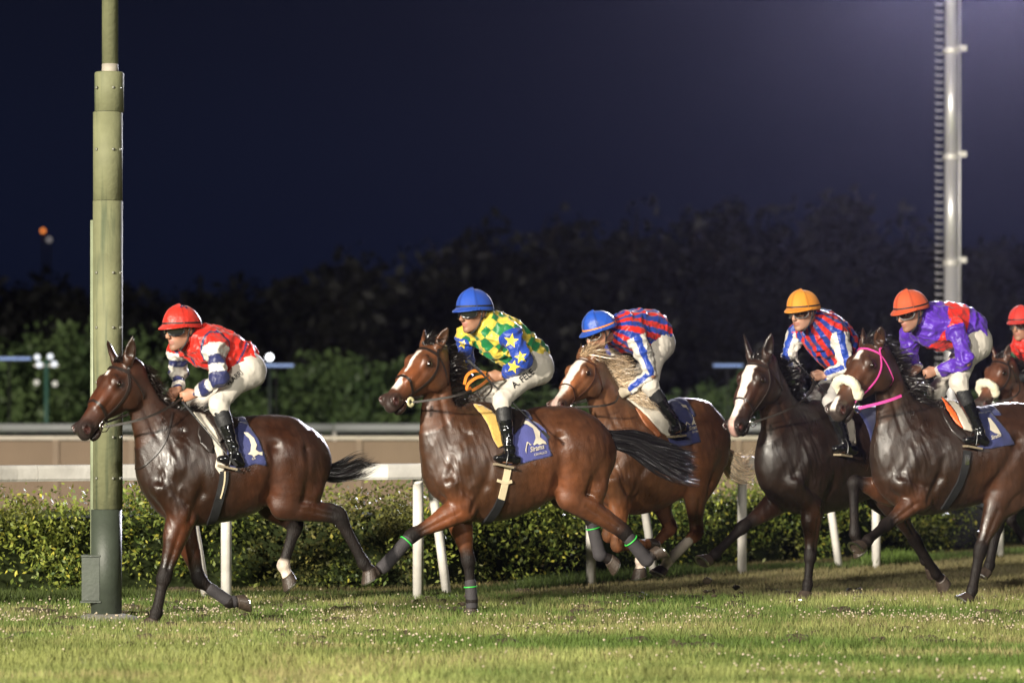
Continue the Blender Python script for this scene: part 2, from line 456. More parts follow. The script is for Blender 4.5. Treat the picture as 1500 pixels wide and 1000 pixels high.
def decal_poly(fr, bvh, polys, off=.004, step=.35):
    """a printed shape: small cells inside the outlines laid on the surface"""
    V = []; F = []
    for poly in polys:
        p = np.asarray(poly, float); x0, y0 = p.min(0); x1, y1 = p.max(0)
        nx = int(np.ceil((x1-x0)/step))+1; ny = int(np.ceil((y1-y0)/step))+1
        gx = x0+np.arange(nx)*step; gy = y0+np.arange(ny)*step
        X, Y = np.meshgrid(gx[:-1]+step/2, gy[:-1]+step/2, indexing='ij'); ins = in_poly(X, Y, p)
        ids = {}
        for i, j in zip(*np.nonzero(ins)):
            f = []
            for (a, b) in ((i, j), (i+1, j), (i+1, j+1), (i, j+1)):
                if (a, b) not in ids:
                    h = fr.hit(bvh, gx[a], gy[b], off)
                    if h is None: ids[(a, b)] = None
                    else: ids[(a, b)] = len(V); V.append(h)
                f.append(ids[(a, b)])
            if None not in f:
                q = np.array([V[z] for z in f])
                if np.ptp(q, axis=0).max() < .05: F.append(tuple(f))
    return np.array(V), F

def decal_text(fr, bvh, text, px, py, size, ang=0, off=.004, shear=0.0, wide=1.0, bold=.0):
    """lettering laid on the surface; size = cap height in photo pixels"""
    cu = bpy.data.curves.new('txt', 'FONT'); cu.body = text; cu.size = 1.0; cu.shear = shear; cu.offset = bold
    cu.resolution_u = 3
    ob = bpy.data.objects.new('txt', cu); C.objects.link(ob)
    dg = bpy.context.evaluated_depsgraph_get(); me = bpy.data.meshes.new_from_object(ob.evaluated_get(dg))
    import bmesh
    bm = bmesh.new(); bm.from_mesh(me); bmesh.ops.triangulate(bm, faces=bm.faces)
    for _ in range(2):
        ed = [e for e in bm.edges if e.calc_length() > .16]
        if ed: bmesh.ops.subdivide_edges(bm, edges=ed, cuts=1); bmesh.ops.triangulate(bm, faces=bm.faces)
    bm.to_mesh(me); bm.free()
    co = np.array([v.co[:2] for v in me.vertices]); fs = [tuple(p.vertices) for p in me.polygons]
    bpy.data.objects.remove(ob); bpy.data.curves.remove(cu); bpy.data.meshes.remove(me)
    s = size/.70; a = R(ang); V = []; ok = []
    for x, y in co:
        x *= s*wide; y *= s
        h = fr.hit(bvh, px+x*math.cos(a)+y*math.sin(a), py+x*math.sin(a)-y*math.cos(a), off)
        ok.append(h is not None); V.append(h if h is not None else np.zeros(3))
    return np.array(V), [f for f in fs if all(ok[i] for i in f)]

def star_px(cx, cy, r, rot=0, k=.42):
    return [(cx+(r if i % 2 == 0 else r*k)*math.sin(R(rot+36*i)), cy-(r if i % 2 == 0 else r*k)*math.cos(R(rot+36*i))) for i in range(10)]

def build_horse(D):
    fr = Frame(D['x0'], D['Y0'], D['psi']); S = D.get('hs', 1.0); c = D['col']
    P = lambda q, l=0.0: fr.pt(q[0], q[1], q[2] if len(q) > 2 else l)
    mpp = lambda q, l=0.0: (P(q, l)[1]*0+1)/fr.scale(P(q, l))
    tor = [(P((a, b)), r/fr.scale(P((a, b))), w*S) for a, b, r, w in D['torso']]
    neck = [(P((a, b, l)), r/fr.scale(P((a, b))), w*S) for a, b, r, w, l in D['neck']]
    allp = [q[0] for q in tor+neck]
    legs = {}
    for nm in ('nf', 'ff', 'nh', 'fh'):
        if nm not in D: continue
        sg = 1 if nm[0] == 'n' else -1; base = (.15, .13, .12, .12, .12, .12) if nm[1] == 'f' else (.13, .14, .13, .12, .12, .12)
        L = [P(q, sg*base[i]*S) for i, q in enumerate(D[nm])]; legs[nm] = L; allp += L
    # head frame
    hp, hm, hyaw = D['poll'], D['muzzle'], D['yaw']
    p0 = P(hp); sc = fr.scale(p0)
    dx, dz = (hm[0]-hp[0])/sc, -(hm[1]-hp[1])/sc
    vw = np.array([dx, -abs(dx)*math.tan(R(hyaw)), dz]); Lh = np.linalg.norm(vw); v = vw@fr.M/Lh
    k = Lh/.62
    # local direction of the muzzle is (.62,0,-.07): rotate so that it meets v
    yv = np.cross([0, 0, 1.0], v); yv /= np.linalg.norm(yv); xv = v; zv = np.cross(xv, yv)
    if D.get('roll'):
        ca, sa = math.cos(R(D['roll'])), math.sin(R(D['roll'])); yv, zv = yv*ca+zv*sa, zv*ca-yv*sa
    al = math.atan2(.07, .62); xh = xv*math.cos(al)+zv*math.sin(al); zh = zv*math.cos(al)-xv*math.sin(al)
    H = np.stack([xh, yv, zh], 1)                     # columns: face axis, left, dorsal
    if H[:, 1].dot([0, 1, 0]) < 0 and False: H[:, 1] *= -1
    g = D.get('hg', 1.2)
    hw = lambda x, y, z: p0+H@(np.array([x, y*g, z*g])*k)
    allp += [hw(.65, 0, -.1), hw(-.05, .1, .2), hw(-.05, -.1, .2)]
    A = np.array(allp); lo = A.min(0)-.30; hi = A.max(0)+.30
    lo[1] = max(lo[1], A[:, 1].min()-.16); hi[1] = min(hi[1], A[:, 1].max()+.16)
    lo[1] = min(lo[1], -.36); hi[1] = max(hi[1], .36); lo[2] = max(lo[2], -.05)
    f = SDF(lo, hi, D.get('vox', .0107))
    f.chain(tor, k=0, sub=3)
    nk = neck
    f.chain(nk, k=.10, sub=4, kk=.01)
    # withers, spine, belly line
    t1, t2 = tor[2], tor[3]
    wi = t1[0]*.5+t2[0]*.5+np.array([0, 0, t1[1]-.03]); f.ell(wi, (.20*S, .05*S, .065*S), k=.08)
    cr_ = tor[-4]; f.ell(cr_[0]+np.array([0, 0, cr_[1]-.05]), (.20*S, .12*S, .06*S), k=.07)
    # --- head
    w = H[:, 1]
    def hc(st, kk=.02, mode='add', sub=3): f.chain([(hw(*p), a*k*g, b*k*g) for p, a, b in st], k=kk, w=w, sub=sub, mode=mode)
    def he(p, r, kk=.02, mode='add'): f.ell(hw(*p), np.array(r)*k*np.array([1.08, g, g]), H, kk, mode)
    hc([((.00, 0, -.075), .085, .072), ((.09, 0, -.09), .115, .093), ((.17, 0, -.10), .128, .096), ((.26, 0, -.095), .108, .074),
        ((.36, 0, -.080), .080, .056), ((.46, 0, -.075), .066, .048), ((.54, 0, -.078), .062, .050), ((.575, 0, -.082), .050, .046)], kk=.06, sub=4)
    for s_ in (1, -1):
        he((.155, s_*.060, -.155), (.105, .034, .088), .025)
        he((.185, s_*.074, -.022), (.050, .022, .032), .025)
        he((.175, s_*.066, .006), (.035, .018, .014), .02)
        hc([((.20, s_*.074, -.078), .011, .009), ((.33, s_*.052, -.088), .008, .007)], .03)
        he((.565, s_*.040, -.055), (.042, .026, .036), .02)
        he((.30, s_*.045, -.03), (.10, .022, .03), .03)
        he((.185, s_*.092, -.035), (.020, .014, .013), .01, 'cut')
        hc([((.160, s_*.086, -.022), .005, .005), ((.185, s_*.095, -.018), .006, .005), ((.212, s_*.083, -.028), .005, .004)], .008)
        hc([((.163, s_*.086, -.045), .004, .004), ((.187, s_*.093, -.052), .004, .004), ((.210, s_*.083, -.045), .004, .004)], .008)
        # veins and hollows
        he((.115, s_*.080, .0), (.030, .010, .016), .03, 'cut')
    he((.600, 0, -.095), (.034, .043, .036), .02)
    he((.545, 0, -.150), (.045, .032, .024), .02)
    he((.500, 0, -.140), (.050, .034, .02), .03)
    hc([((.50, 0, -.128), .0045, .06), ((.63, 0, -.128), .0065, .06)], .006, 'cut')
    for s_ in (1, -1):
        he((.592, s_*.062, -.055), (.026, .024, .032), .008, 'cut')
        hc([((.565, s_*.056, -.030), .008, .008), ((.592, s_*.062, -.028), .009, .007), ((.610, s_*.052, -.05), .009, .008), ((.606, s_*.046, -.072), .008, .007)], .01)
    ears = D.get('ears', ((-.10, .03, .13), (-.10, .03, .13)))
    ear_pts = []
    for s_, e_ in ((1, ears[0]), (-1, ears[1])):
        b0 = np.array([.010, s_*.062, -.012]); b1 = b0+np.array([e_[0], s_*e_[1], e_[2]])
        m1 = b0+(b1-b0)*.3; m2 = b0+(b1-b0)*.65
        ax = H@((b1-b0)/np.linalg.norm(b1-b0))
        fw = H@np.array([.75, s_*.65, .1]); fw -= ax*fw.dot(ax); fw /= np.linalg.norm(fw); sd = np.cross(ax, fw)
        f.chain([(hw(*b0), .034*k, .036*k), (hw(*m1), .027*k, .044*k), (hw(*m2), .020*k, .034*k), (hw(*b1), .006*k, .007*k)], k=.02, w=sd, sub=4)
        o = fw*.016*k
        f.chain([(hw(*m1)+o*1.3, .016*k, .026*k), (hw(*m2)+o*1.2, .012*k, .020*k), (hw(*(b0+(b1-b0)*.9))+o, .004*k, .006*k)], k=.004, w=sd, sub=3, mode='cut')
        ear_pts.append((hw(*b0), hw(*b1)))
    # throat and jaw-to-neck blend
    # --- legs
    hooves = []
    for nm, L in legs.items():
        sg = 1 if nm[0] == 'n' else -1; y = np.array([0, 1.0, 0])
        if nm[1] == 'f':
            sh, el, kn, fe, co, so = L
            top = tor[2][0]+np.array([0, 0, tor[2][1]*.62]); top[1] = sg*.085*S
            mid = (top+sh)/2; mid[1] = sg*.155*S
            f.chain([(top, .07*S, .05*S), (mid, .095*S, .07*S), (sh+np.array([-.02, -sg*.03, 0]), .085*S, .065*S)], k=.05)
            el2 = el.copy(); el2[1] = sg*.14*S
            f.chain([(sh+np.array([-.03, 0, -.01]), .085*S, .07*S), (el2, .085*S, .065*S)], k=.04)
            tri = mid*.35+el2*.65+np.array([-.04, sg*.02, .03]); f.ell(tri, (.10*S, .05*S, .12*S), k=.035)
            u = kn-el; un = u/np.linalg.norm(u); pv = np.cross(y, un)
            if pv[0] < 0: pv = -pv
            f.chain([(el2*.5+el*.5, .104*S, .070*S), (el+u*.25+pv*.008, .094*S, .069*S), (el+u*.55, .071*S, .056*S), (el+u*.82, .052*S, .045*S),
                     (kn-un*.02, .056*S, .050*S), (kn+(fe-kn)*.06, .055*S, .048*S), (kn+(fe-kn)*.2, .042*S, .036*S), (kn+(fe-kn)*.5, .038*S, .031*S), (kn+(fe-kn)*.82, .039*S, .032*S),
                     (fe, .049*S, .042*S), (fe+(co-fe)*.45, .038*S, .035*S), (co, .044*S, .043*S)], k=.03, sub=3)
            # tendons behind the cannon
            v1 = fe-kn; v1n = v1/np.linalg.norm(v1); bk = np.cross(y, v1n)
            if bk@(np.array([-1, 0, 0])+v1n[[2, 1, 0]]*np.array([1, 0, -1])*0) < 0: pass
            bk = np.array([v1n[2], 0, -v1n[0]])*1.0   # behind the leg: for a leg pointing down it is -x
            f.chain([(kn+v1*.15+bk*.018*S, .013*S, .012*S), (kn+v1*.85+bk*.018*S, .014*S, .013*S)], k=.012)
            f.ell(kn+bk*.022*S, (.022, .02, .022), k=.015)
            f.ell(fe+bk*.022*S, (.02*S, .018*S, .02*S), k=.012)
        else:
            hip, st, hk, fe, co, so = L
            f.ell(hip+np.array([.02, -sg*.02, .02]), (.23*S, .12*S, .20*S), k=.06)
            bt = tor[-1][0].copy(); bt[1] = sg*.09*S; bt[2] -= .02
            ham = st*.45+hk*.55; ham[1] = sg*.13*S
            u = hk-st; un = u/np.linalg.norm(u)
            bk = np.array([un[2], 0, -un[0]])
            if bk[0] > .3: bk = -bk
            gas = st+u*.35
            f.chain([(hip, .20*S, .115*S), ((hip+st)/2+np.array([-.02, sg*.02, 0]), .165*S, .105*S), (st+np.array([-.02, 0, .01]), .105*S, .082*S)], k=.06)
            f.chain([(bt, .10*S, .075*S), ((bt+gas)/2+np.array([-.01, sg*.015, 0]), .100*S, .07*S), (gas+bk*.03*S, .062*S, .052*S)], k=.05)
            f.ell(st+un*(-.01), (.06*S, .055*S, .065*S), k=.03)
            v1 = fe-hk; v1n = v1/np.linalg.norm(v1); b2 = np.array([v1n[2], 0, -v1n[0]])
            f.chain([(st, .108*S, .078*S), (st+u*.28+bk*.012, .100*S, .072*S), (st+u*.55+bk*.010, .078*S, .056*S), (st+u*.80, .055*S, .043*S), (hk-un*.01, .060*S, .045*S),
                     (hk+v1*.10, .055*S, .043*S), (hk+v1*.25, .045*S, .035*S), (hk+v1*.55, .041*S, .033*S), (hk+v1*.85, .041*S, .033*S),
                     (fe, .050*S, .042*S), (fe+(co-fe)*.45, .038*S, .035*S), (co, .044*S, .043*S)], k=.03, sub=3)
            ph = hk-v1n*.055*S+b2*.030*S          # point of the hock
            f.chain([(gas+bk*.055*S+u*.12, .016*S, .014*S), (ph, .022*S, .020*S), (hk+b2*.03*S+v1*.12, .018*S, .018*S)], k=.02, sub=3)
            f.chain([(hk+v1*.2+b2*.020*S, .013*S, .012*S), (hk+v1*.88+b2*.020*S, .014*S, .013*S)], k=.012)
            f.ell(fe+b2*.024*S, (.02*S, .018*S, .02*S), k=.012)
        hooves.append((nm, co, so))
    # --- muscle grooves: soft furrows pressed in after meshing
    fur = []
    for sg, nm in ((1, 'nf'), (-1, 'ff')):
        sh, el = legs[nm][0], legs[nm][1]
        a0 = tor[2][0]*.45+tor[3][0]*.55+np.array([0, 0, tor[3][1]*.6]); a0[1] = sg*.19*S
        a1 = el+np.array([-.12, 0, .16]); a1[1] = sg*.25*S; a2 = el+np.array([-.05, 0, -.02]); a2[1] = sg*.21*S
        fur += [(a0, a1, .012, .035), (a1, a2, .018, .035)]
        b0 = neck[0][0].copy(); b0[1] = sg*.17*S; b1 = sh+np.array([.02, 0, .05]); b1[1] = sg*.19*S
        fur += [(b0+np.array([.02, 0, .16]), b1, .014, .03)]
        b2 = el+np.array([-.02, 0, .09]); b2[1] = sg*.22*S; fur += [(b1+np.array([-.03, 0, -.02]), b2, .012, .022)]
        u_ = legs[nm][2]-el; g0 = el+u_*.15; g1 = el+u_*.85; g0[1] += sg*.06; g1[1] += sg*.04; fur += [(g0, g1, .009, .016)]
        j0 = neck[-1][0]+np.array([.01, 0, -.05]); j1 = neck[0][0]+np.array([.10, 0, -.08]); j0[1] = neck[-1][0][1]+sg*.055; j1[1] = sg*.13; fur += [(j0, j1, .012, .022)]
    for sg, nm in ((1, 'nh'), (-1, 'fh')):
        hip, st = legs[nm][0], legs[nm][1]
        a0 = hip+np.array([-.12, 0, .08]); a0[1] = sg*.22*S; a1 = st+np.array([-.13, 0, .03]); a1[1] = sg*.19*S
        a2 = st*.5+legs[nm][2]*.5+np.array([-.06, 0, .05]); a2[1] = sg*.16*S
        fur += [(a0, a1, .014, .028), (a1, a2, .012, .022)]
        u_ = legs[nm][2]-st; g0 = st+u_*.25; g1 = st+u_*.85; g0[1] = sg*.20*S; g1[1] = sg*.17*S; fur += [(g0, g1, .008, .016)]
        c0 = hip+np.array([.13, 0, .10]); c0[1] = sg*.27*S; c1 = st+np.array([.12, 0, .08]); c1[1] = sg*.22*S
        fur += [(c0, c1, .022, .05)]
    V, Q = f.mesh()
    V = smooth_verts(V, Q, 1, .35)
    N = normals(V, Q)
    # broad soft muscle relief and veins over the barrel and shoulders
    hloc = (V-p0)@H/k/np.array([1, g, g])
    onhead = (hloc[:, 0] > -.02) & (np.linalg.norm(V-hw(.3, 0, -.08), axis=1) < .42)
    legd = np.full(len(V), 9.0)
    for L in legs.values():
        for a, b in ((2, 3), (3, 4)):
            legd = np.minimum(legd, seg_t(V, L[a], L[b])[1])
    n0 = vnoise(V, 8, 33)
    dis = (fbm(V*np.array([1, 1, .7]), 5.5, 3, 2)-.5)*.016+(fbm(V*np.array([1.4, 1, .7]), 16, 5, 2)-.5)*.003
    wr = np.where(onhead, .2, 1.0)*sstep(.05, .12, legd)
    body_m = np.where(onhead, 0, 1.0)
    warp = V+.05*np.stack([vnoise(V, 4, 11), vnoise(V, 4, 12), vnoise(V, 4, 13)], 1)
    dirn = warp@np.array([[.9, 0, .45], [0, .8, 0], [-.25, 0, .5]])
    fold = 1-np.abs(2*vnoise(dirn*np.array([1.5, 1, .6]), 24, 21)-1); fold = fold**2
    shc = (legs['nf'][0]+legs['nf'][1])/2+np.array([0, 0, .18]); wsh = np.exp(-(np.linalg.norm((V-shc)*np.array([1, .3, .8]), axis=1)/.30)**2)
    dis = dis+(fold-.35)*(.0018+.0048*wsh)*body_m
    V = V+N*(dis*wr)[:, None]
    for a_, b_, am, sgm in fur:
        t_, d_ = seg_t(V, a_, b_); V = V-N*(1.4*am*np.exp(-(d_/sgm)**2)*(.6+.8*n0))[:, None]
    # --- colours
    col = np.tile(np.array(c['body'], float), (len(V), 1))
    n1 = fbm(V, 5, 1, 3)
    col *= (.85+.5*(n1-.3))[:, None]
    dark = np.array(c.get('dark', (.010, .007, .006)))
    wet = sstep(tor[5][0][0], tor[3][0][0], V[:, 0]+.12*(n1-.5))*(~onhead)*c.get('wet', .45); col = col*(1-wet[:, None]*np.array([1.05, .9, .8]))
    tan = np.array(c.get('tan', np.array(c['body'])*2.1*np.array([1.15, .95, .8])))
    for nm, L in legs.items():
        if nm[1] == 'f':
            t, d = seg_t(V, L[1], L[2]); m = sstep(-.25, .1, t)*(1-sstep(.55, .9, t))*np.exp(-(d/.13)**2)
        else:
            fl = L[1]+np.array([.10, 0, .12]); m = np.exp(-(np.linalg.norm(V-fl, axis=1)/.17)**2)*.7
        m = m*sstep(.3, .6, n1+.15); col = lerp3(col, tan, m*.75)
    m = onhead*np.exp(-(((hloc[:, 0]-.34)/.13)**2+((hloc[:, 2]+.02)/.06)**2))*.8; col = lerp3(col, tan, m)
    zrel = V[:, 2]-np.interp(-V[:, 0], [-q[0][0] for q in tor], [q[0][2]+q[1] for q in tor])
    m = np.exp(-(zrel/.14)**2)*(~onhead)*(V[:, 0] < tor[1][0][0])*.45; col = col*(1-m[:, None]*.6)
    for nm, L in legs.items():
        t, d = seg_t(V, L[1], L[2]); dk = c.get('legdark', .55)
        m = sstep(dk, dk+.4, t+.08*(n1-.5))*(d < .13)
        t2, d2 = seg_t(V, L[2], L[3]); t3, d3 = seg_t(V, L[3], L[4])
        m2 = ((d2 < .075) & (t2 > -.1)) | (d3 < .09)
        mm = np.maximum(m, m2*1.0)
        lc = np.array(c.get('legcol', dark)); col = col*(1-mm[:, None])+lc*mm[:, None]
        hl = c.get('white', {}).get(nm)
        if hl:
            s_ = sstep(1-hl-.06, 1-hl+.06, t2+.15*(n1-.5)); wm = np.maximum(s_*(d2 < .07), (d3 < .075)*(t3 > 0))
            col = col*(1-wm[:, None])+np.array([.55, .46, .38])*wm[:, None]
    X, Yh, Z = hloc.T
    m = sstep(.44, .60, X+.05*(n1-.5))*onhead*.85; col = col*(1-m[:, None])+np.array(c.get('muzzle', (.018, .014, .014)))*m[:, None]
    m = np.exp(-(((X-.185)/.05)**2+((np.abs(Yh)-.095)/.04)**2+((Z+.035)/.04)**2))*onhead*.8; col = col*(1-m[:, None])+dark*m[:, None]
    if 'blaze' in c:
        for (xa, xb, wa, wb, off) in c['blaze']:
            tt = np.clip((X-xa)/(xb-xa), 0, 1); wd = wa+(wb-wa)*tt+.012*(fbm(V, 22, 9, 2)-.5)*2
            ends = sstep(xa-.012, xa+.012, X)*(1-sstep(xb-.012, xb+.012, X))
            m = (1-sstep(wd-.006, wd+.006, np.abs(Yh-off)))*ends*(Z > -.062-.0*X)*onhead
            col = col*(1-m[:, None])+np.array([.70, .62, .56])*m[:, None]
        if c.get('pinknose'):
            m = (1-sstep(.012, .030, np.abs(Yh)))*sstep(.50, .55, X)*(Z > -.11)*onhead*.8; col = col*(1-m[:, None])+np.array([.45, .27, .23])*m[:, None]
    for s_ in (1, -1):
        d = np.linalg.norm((hloc-np.array([.588, s_*.058, -.055]))/np.array([.024, .022, .030]), axis=1)
        m = (1-sstep(.85, 1.1, d))*onhead; col = col*(1-m[:, None])+np.array([.12, .045, .04])*m[:, None]
    off = np.array([tor[3][0][0], 0, 0]); O = fr.O+fr.M@off
    root = empty('racehorse', O, fr.rz)
    tag(root, D['label'], 'horse', 'horses galloping in the race')
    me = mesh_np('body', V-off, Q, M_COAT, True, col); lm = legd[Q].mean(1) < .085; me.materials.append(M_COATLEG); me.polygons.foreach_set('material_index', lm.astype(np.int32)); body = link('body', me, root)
    bvh = bvh_of(V, Q)
    def part(name, V_, F_, mat, parent=root, smooth=True, cols=None):
        return link(name, mesh_np(name, np.asarray(V_)-off, F_, mat, smooth, cols), parent)
    # eyes
    for s_ in (1, -1):
        b = MB(); prof = [(.0245*k*math.sin(a), .0245*k*math.cos(a)) for a in np.linspace(.05, math.pi-.05, 9)]
        b.lathe(prof, hw(.188, s_*.0865, -.034), 16, M=H); o = b.build('eye', M_EYE, root, True)
        for v_ in o.data.vertices: v_.co = v_.co-Vector(off)
    # hooves
    for nm, co, so in hooves:
        (hv, hf), (sv, sf) = hoof_mesh(co, so, (0, 1, 0), .050*S, .066*S)
        ho = part('hoof', hv, hf, M_HOOF, smooth=False); part('horseshoe', sv, sf, M_SHOE, ho, False)
    G = dict(fr=fr, H=H, hw=hw, k=k, p0=p0, bvh=bvh, V=V, Q=Q, root=root, off=off, part=part, legs=legs, tor=tor, neck=neck, S=S, ears=ear_pts, D=D)
    return G
# ------------------------------------------------------------------ the horses
HORSES = [
 dict(label='dark bay horse in the lead with small white star, one white hind pastern', x0=300, Y0=26.75, psi=20,
  torso=[(240,694,48,.15),(256,690,70,.19),(275,688,80,.245),(308,688,79,.275),(340,687,73,.29),(368,678,66,.29),(394,670,59,.28),(418,672,60,.25),(440,680,50,.20),(452,688,34,.12)],
  neck=[(262,666,62,.14,0),(238,638,44,.11,.02),(217,606,28,.080,.04),(205,576,22,.064,.06),(193,551,21,.060,.07)],
  poll=(178,527,.08), muzzle=(122,634), yaw=40,
  ears=((-.14,.05,.10),(-.12,.10,.08)),
  nf=[(234,714),(266,757),(240,846),(229,897),(225,908),(221,918)], ff=[(226,714),(264,757),(292,850),(336,881),(348,880),(362,877)],
  nh=[(420,674),(414,740),(497,757),(533,825),(541,834),(546,846)], fh=[(414,674),(396,738),(432,772),(415,828),(421,842),(433,857)],
  col=dict(body=(.038,.0135,.0065), legdark=.5, white=dict(fh=.12), blaze=[(.125,.165,.012,.010,0)])),
 dict(label='bright bay horse with narrow white blaze, second in the race, black tail flying', x0=750, Y0=27.95, psi=22,
  torso=[(662,696,50,.15),(678,686,71,.19),(695,680,84,.245),(728,681,81,.275),(760,676,74,.29),(788,666,66,.29),(814,657,59,.28),(838,661,62,.25),(858,668,52,.20),(869,676,36,.12)],
  neck=[(676,668,62,.14,0),(656,642,46,.11,.02),(643,608,29,.080,.04),(641,572,21,.062,.05),(636,536,21,.060,.06)],
  poll=(631,503,.07), muzzle=(569,592), yaw=46,
  ears=((-.10,.07,.08),(-.11,.03,.06)),
  nf=[(656,708),(680,744),(603,784),(563,829),(552,837),(541,844)], ff=[(650,708),(672,750),(686,820),(691,880),(691,892),(690,904)],
  nh=[(834,660),(834,728),(915,780),(947,820),(957,812),(968,801)], fh=[(829,660),(822,722),(866,758),(878,812),(893,819),(908,827)],
  col=dict(body=(.092,.034,.0145), legdark=.62, blaze=[(.12,.33,.020,.007,0),(.36,.50,.016,.034,0)])),
 dict(label='chestnut horse with flaxen mane and wide white blaze, behind the bright bay', x0=970, Y0=30.8, psi=38,
  torso=[(893,694,48,.16),(906,684,70,.20),(928,674,80,.245),(952,668,79,.27),(976,662,72,.28),(994,652,64,.28),(1010,648,62,.26),(1024,652,60,.22),(1034,659,48,.16),(1039,667,32,.11)],
  neck=[(918,658,60,.14,0),(904,630,46,.11,.02),(891,600,34,.085,.04),(880,570,28,.070,.05),(870,547,25,.065,.06)],
  poll=(860,520,.06), muzzle=(811,599), yaw=50,
  ears=((-.13,.03,.02),(-.13,.03,.02)),
  nf=[(893,702),(908,738),(903,800),(940,798),(950,796),(962,793)], ff=[(885,702),(900,735),(890,785),(925,798),(934,800),(945,802)],
  nh=[(1016,650),(1016,712),(1019,782),(978,822),(971,833),(963,848)], fh=[(1010,650),(958,720),(981,774),(938,820),(938,832),(940,848)],
  col=dict(wet=.15, body=(.125,.050,.021), dark=(.05,.02,.01), legdark=2, legcol=(.13,.05,.02), white=dict(nh=.35, fh=.35), blaze=[(.07,.60,.045,.022,0)], pinknose=1, muzzle=(.06,.035,.03))),
 dict(label='dark brown horse with broad white blaze between the chestnut and the pink bridle', x0=1200, Y0=30.2, psi=42,
  torso=[(1143,684,54,.17),(1156,678,70,.21),(1178,674,80,.25),(1203,672,80,.28),(1228,670,76,.29),(1252,666,70,.29),(1276,664,66,.28),(1300,664,64,.25),(1316,668,50,.20),(1324,674,34,.12)],
  neck=[(1168,660,66,.15,0),(1152,632,50,.12,.02),(1140,602,36,.09,.04),(1131,570,29,.075,.05),(1122,546,25,.066,.06)],
  poll=(1110,521,.06), muzzle=(1070,630), yaw=46,
  ears=((-.145,.045,.09),(-.145,.05,.09)),
  nf=[(1160,706),(1190,744),(1187,815),(1183,856),(1181,867),(1179,880)], ff=[(1128,706),(1140,735),(1087,772),(1047,812),(1038,819),(1026,831)],
  nh=[(1300,664),(1296,728),(1340,790),(1371,840),(1378,847),(1387,857)], fh=[(1295,664),(1285,728),(1330,775),(1355,820),(1362,828),(1372,838)],
  col=dict(body=(.022,.0095,.0055), legdark=.55, white=dict(nh=.0), blaze=[(.09,.60,.042,.018,0)], pinknose=1)),
 dict(label='brown horse in pink bridle with thick sheepskin noseband, nearest on the right', x0=1380, Y0=29.5, psi=24,
  torso=[(1318,694,52,.15),(1334,684,74,.20),(1350,674,80,.245),(1384,672,77,.275),(1418,668,72,.29),(1450,663,68,.29),(1482,660,67,.28),(1512,662,64,.25),(1536,668,50,.20),(1550,676,34,.12)],
  neck=[(1338,664,68,.15,0),(1324,634,52,.115,.02),(1313,602,35,.085,.05),(1304,570,25,.070,.07),(1294,538,23,.062,.09)],
  poll=(1276,500,.11), muzzle=(1217,606), yaw=40,
  ears=((-.06,.045,.09),(-.10,.02,.06)),
  nf=[(1318,706),(1346,730),(1297,769,.16),(1271,791,.34),(1263,799,.37),(1252,811,.40)], ff=[(1306,706),(1306,722),(1250,704),(1252,782),(1257,795),(1268,812)],
  nh=[(1498,664),(1462,728),(1436,805),(1424,864),(1420,874),(1410,886)], fh=[(1490,664),(1474,715),(1461,768),(1449,828),(1446,836),(1440,845)],
  col=dict(body=(.042,.018,.0095), legdark=.6, blaze=[(.11,.19,.016,.024,0),(.5,.6,.014,.022,0)], muzzle=(.035,.027,.025))),
 dict(label='brown horse half out of frame at the right edge, sheepskin noseband', x0=1490, Y0=35.0, psi=30, vox=.014,
  torso=[(1482,676,44,.17),(1500,668,60,.21),(1528,662,68,.25),(1560,660,66,.28),(1592,658,60,.29),(1622,654,58,.28),(1650,656,54,.25),(1668,662,36,.16)],
  neck=[(1502,652,54,.14,0),(1492,620,40,.11,.02),(1485,590,28,.08,.04),(1480,564,22,.065,.05),(1474,544,20,.06,.06)],
  poll=(1466,522,.06), muzzle=(1430,596), yaw=46,
  ears=((-.10,.03,.09),(-.10,.03,.09)),
  nf=[(1490,700),(1492,728),(1466,758),(1452,780),(1446,784),(1438,790)], ff=[(1484,700),(1486,725),(1480,760),(1500,790),(1506,792),(1516,794)],
  nh=[(1648,655),(1640,712),(1690,745),(1712,790),(1718,798),(1724,806)], fh=[(1645,655),(1628,712),(1670,755),(1685,800),(1690,808),(1696,816)],
  col=dict(body=(.075,.030,.016), legdark=.6)),
]
import time as _t
_t0 = _t.time()
G = [build_horse(d) for d in HORSES]
print('horses', _t.time()-_t0)
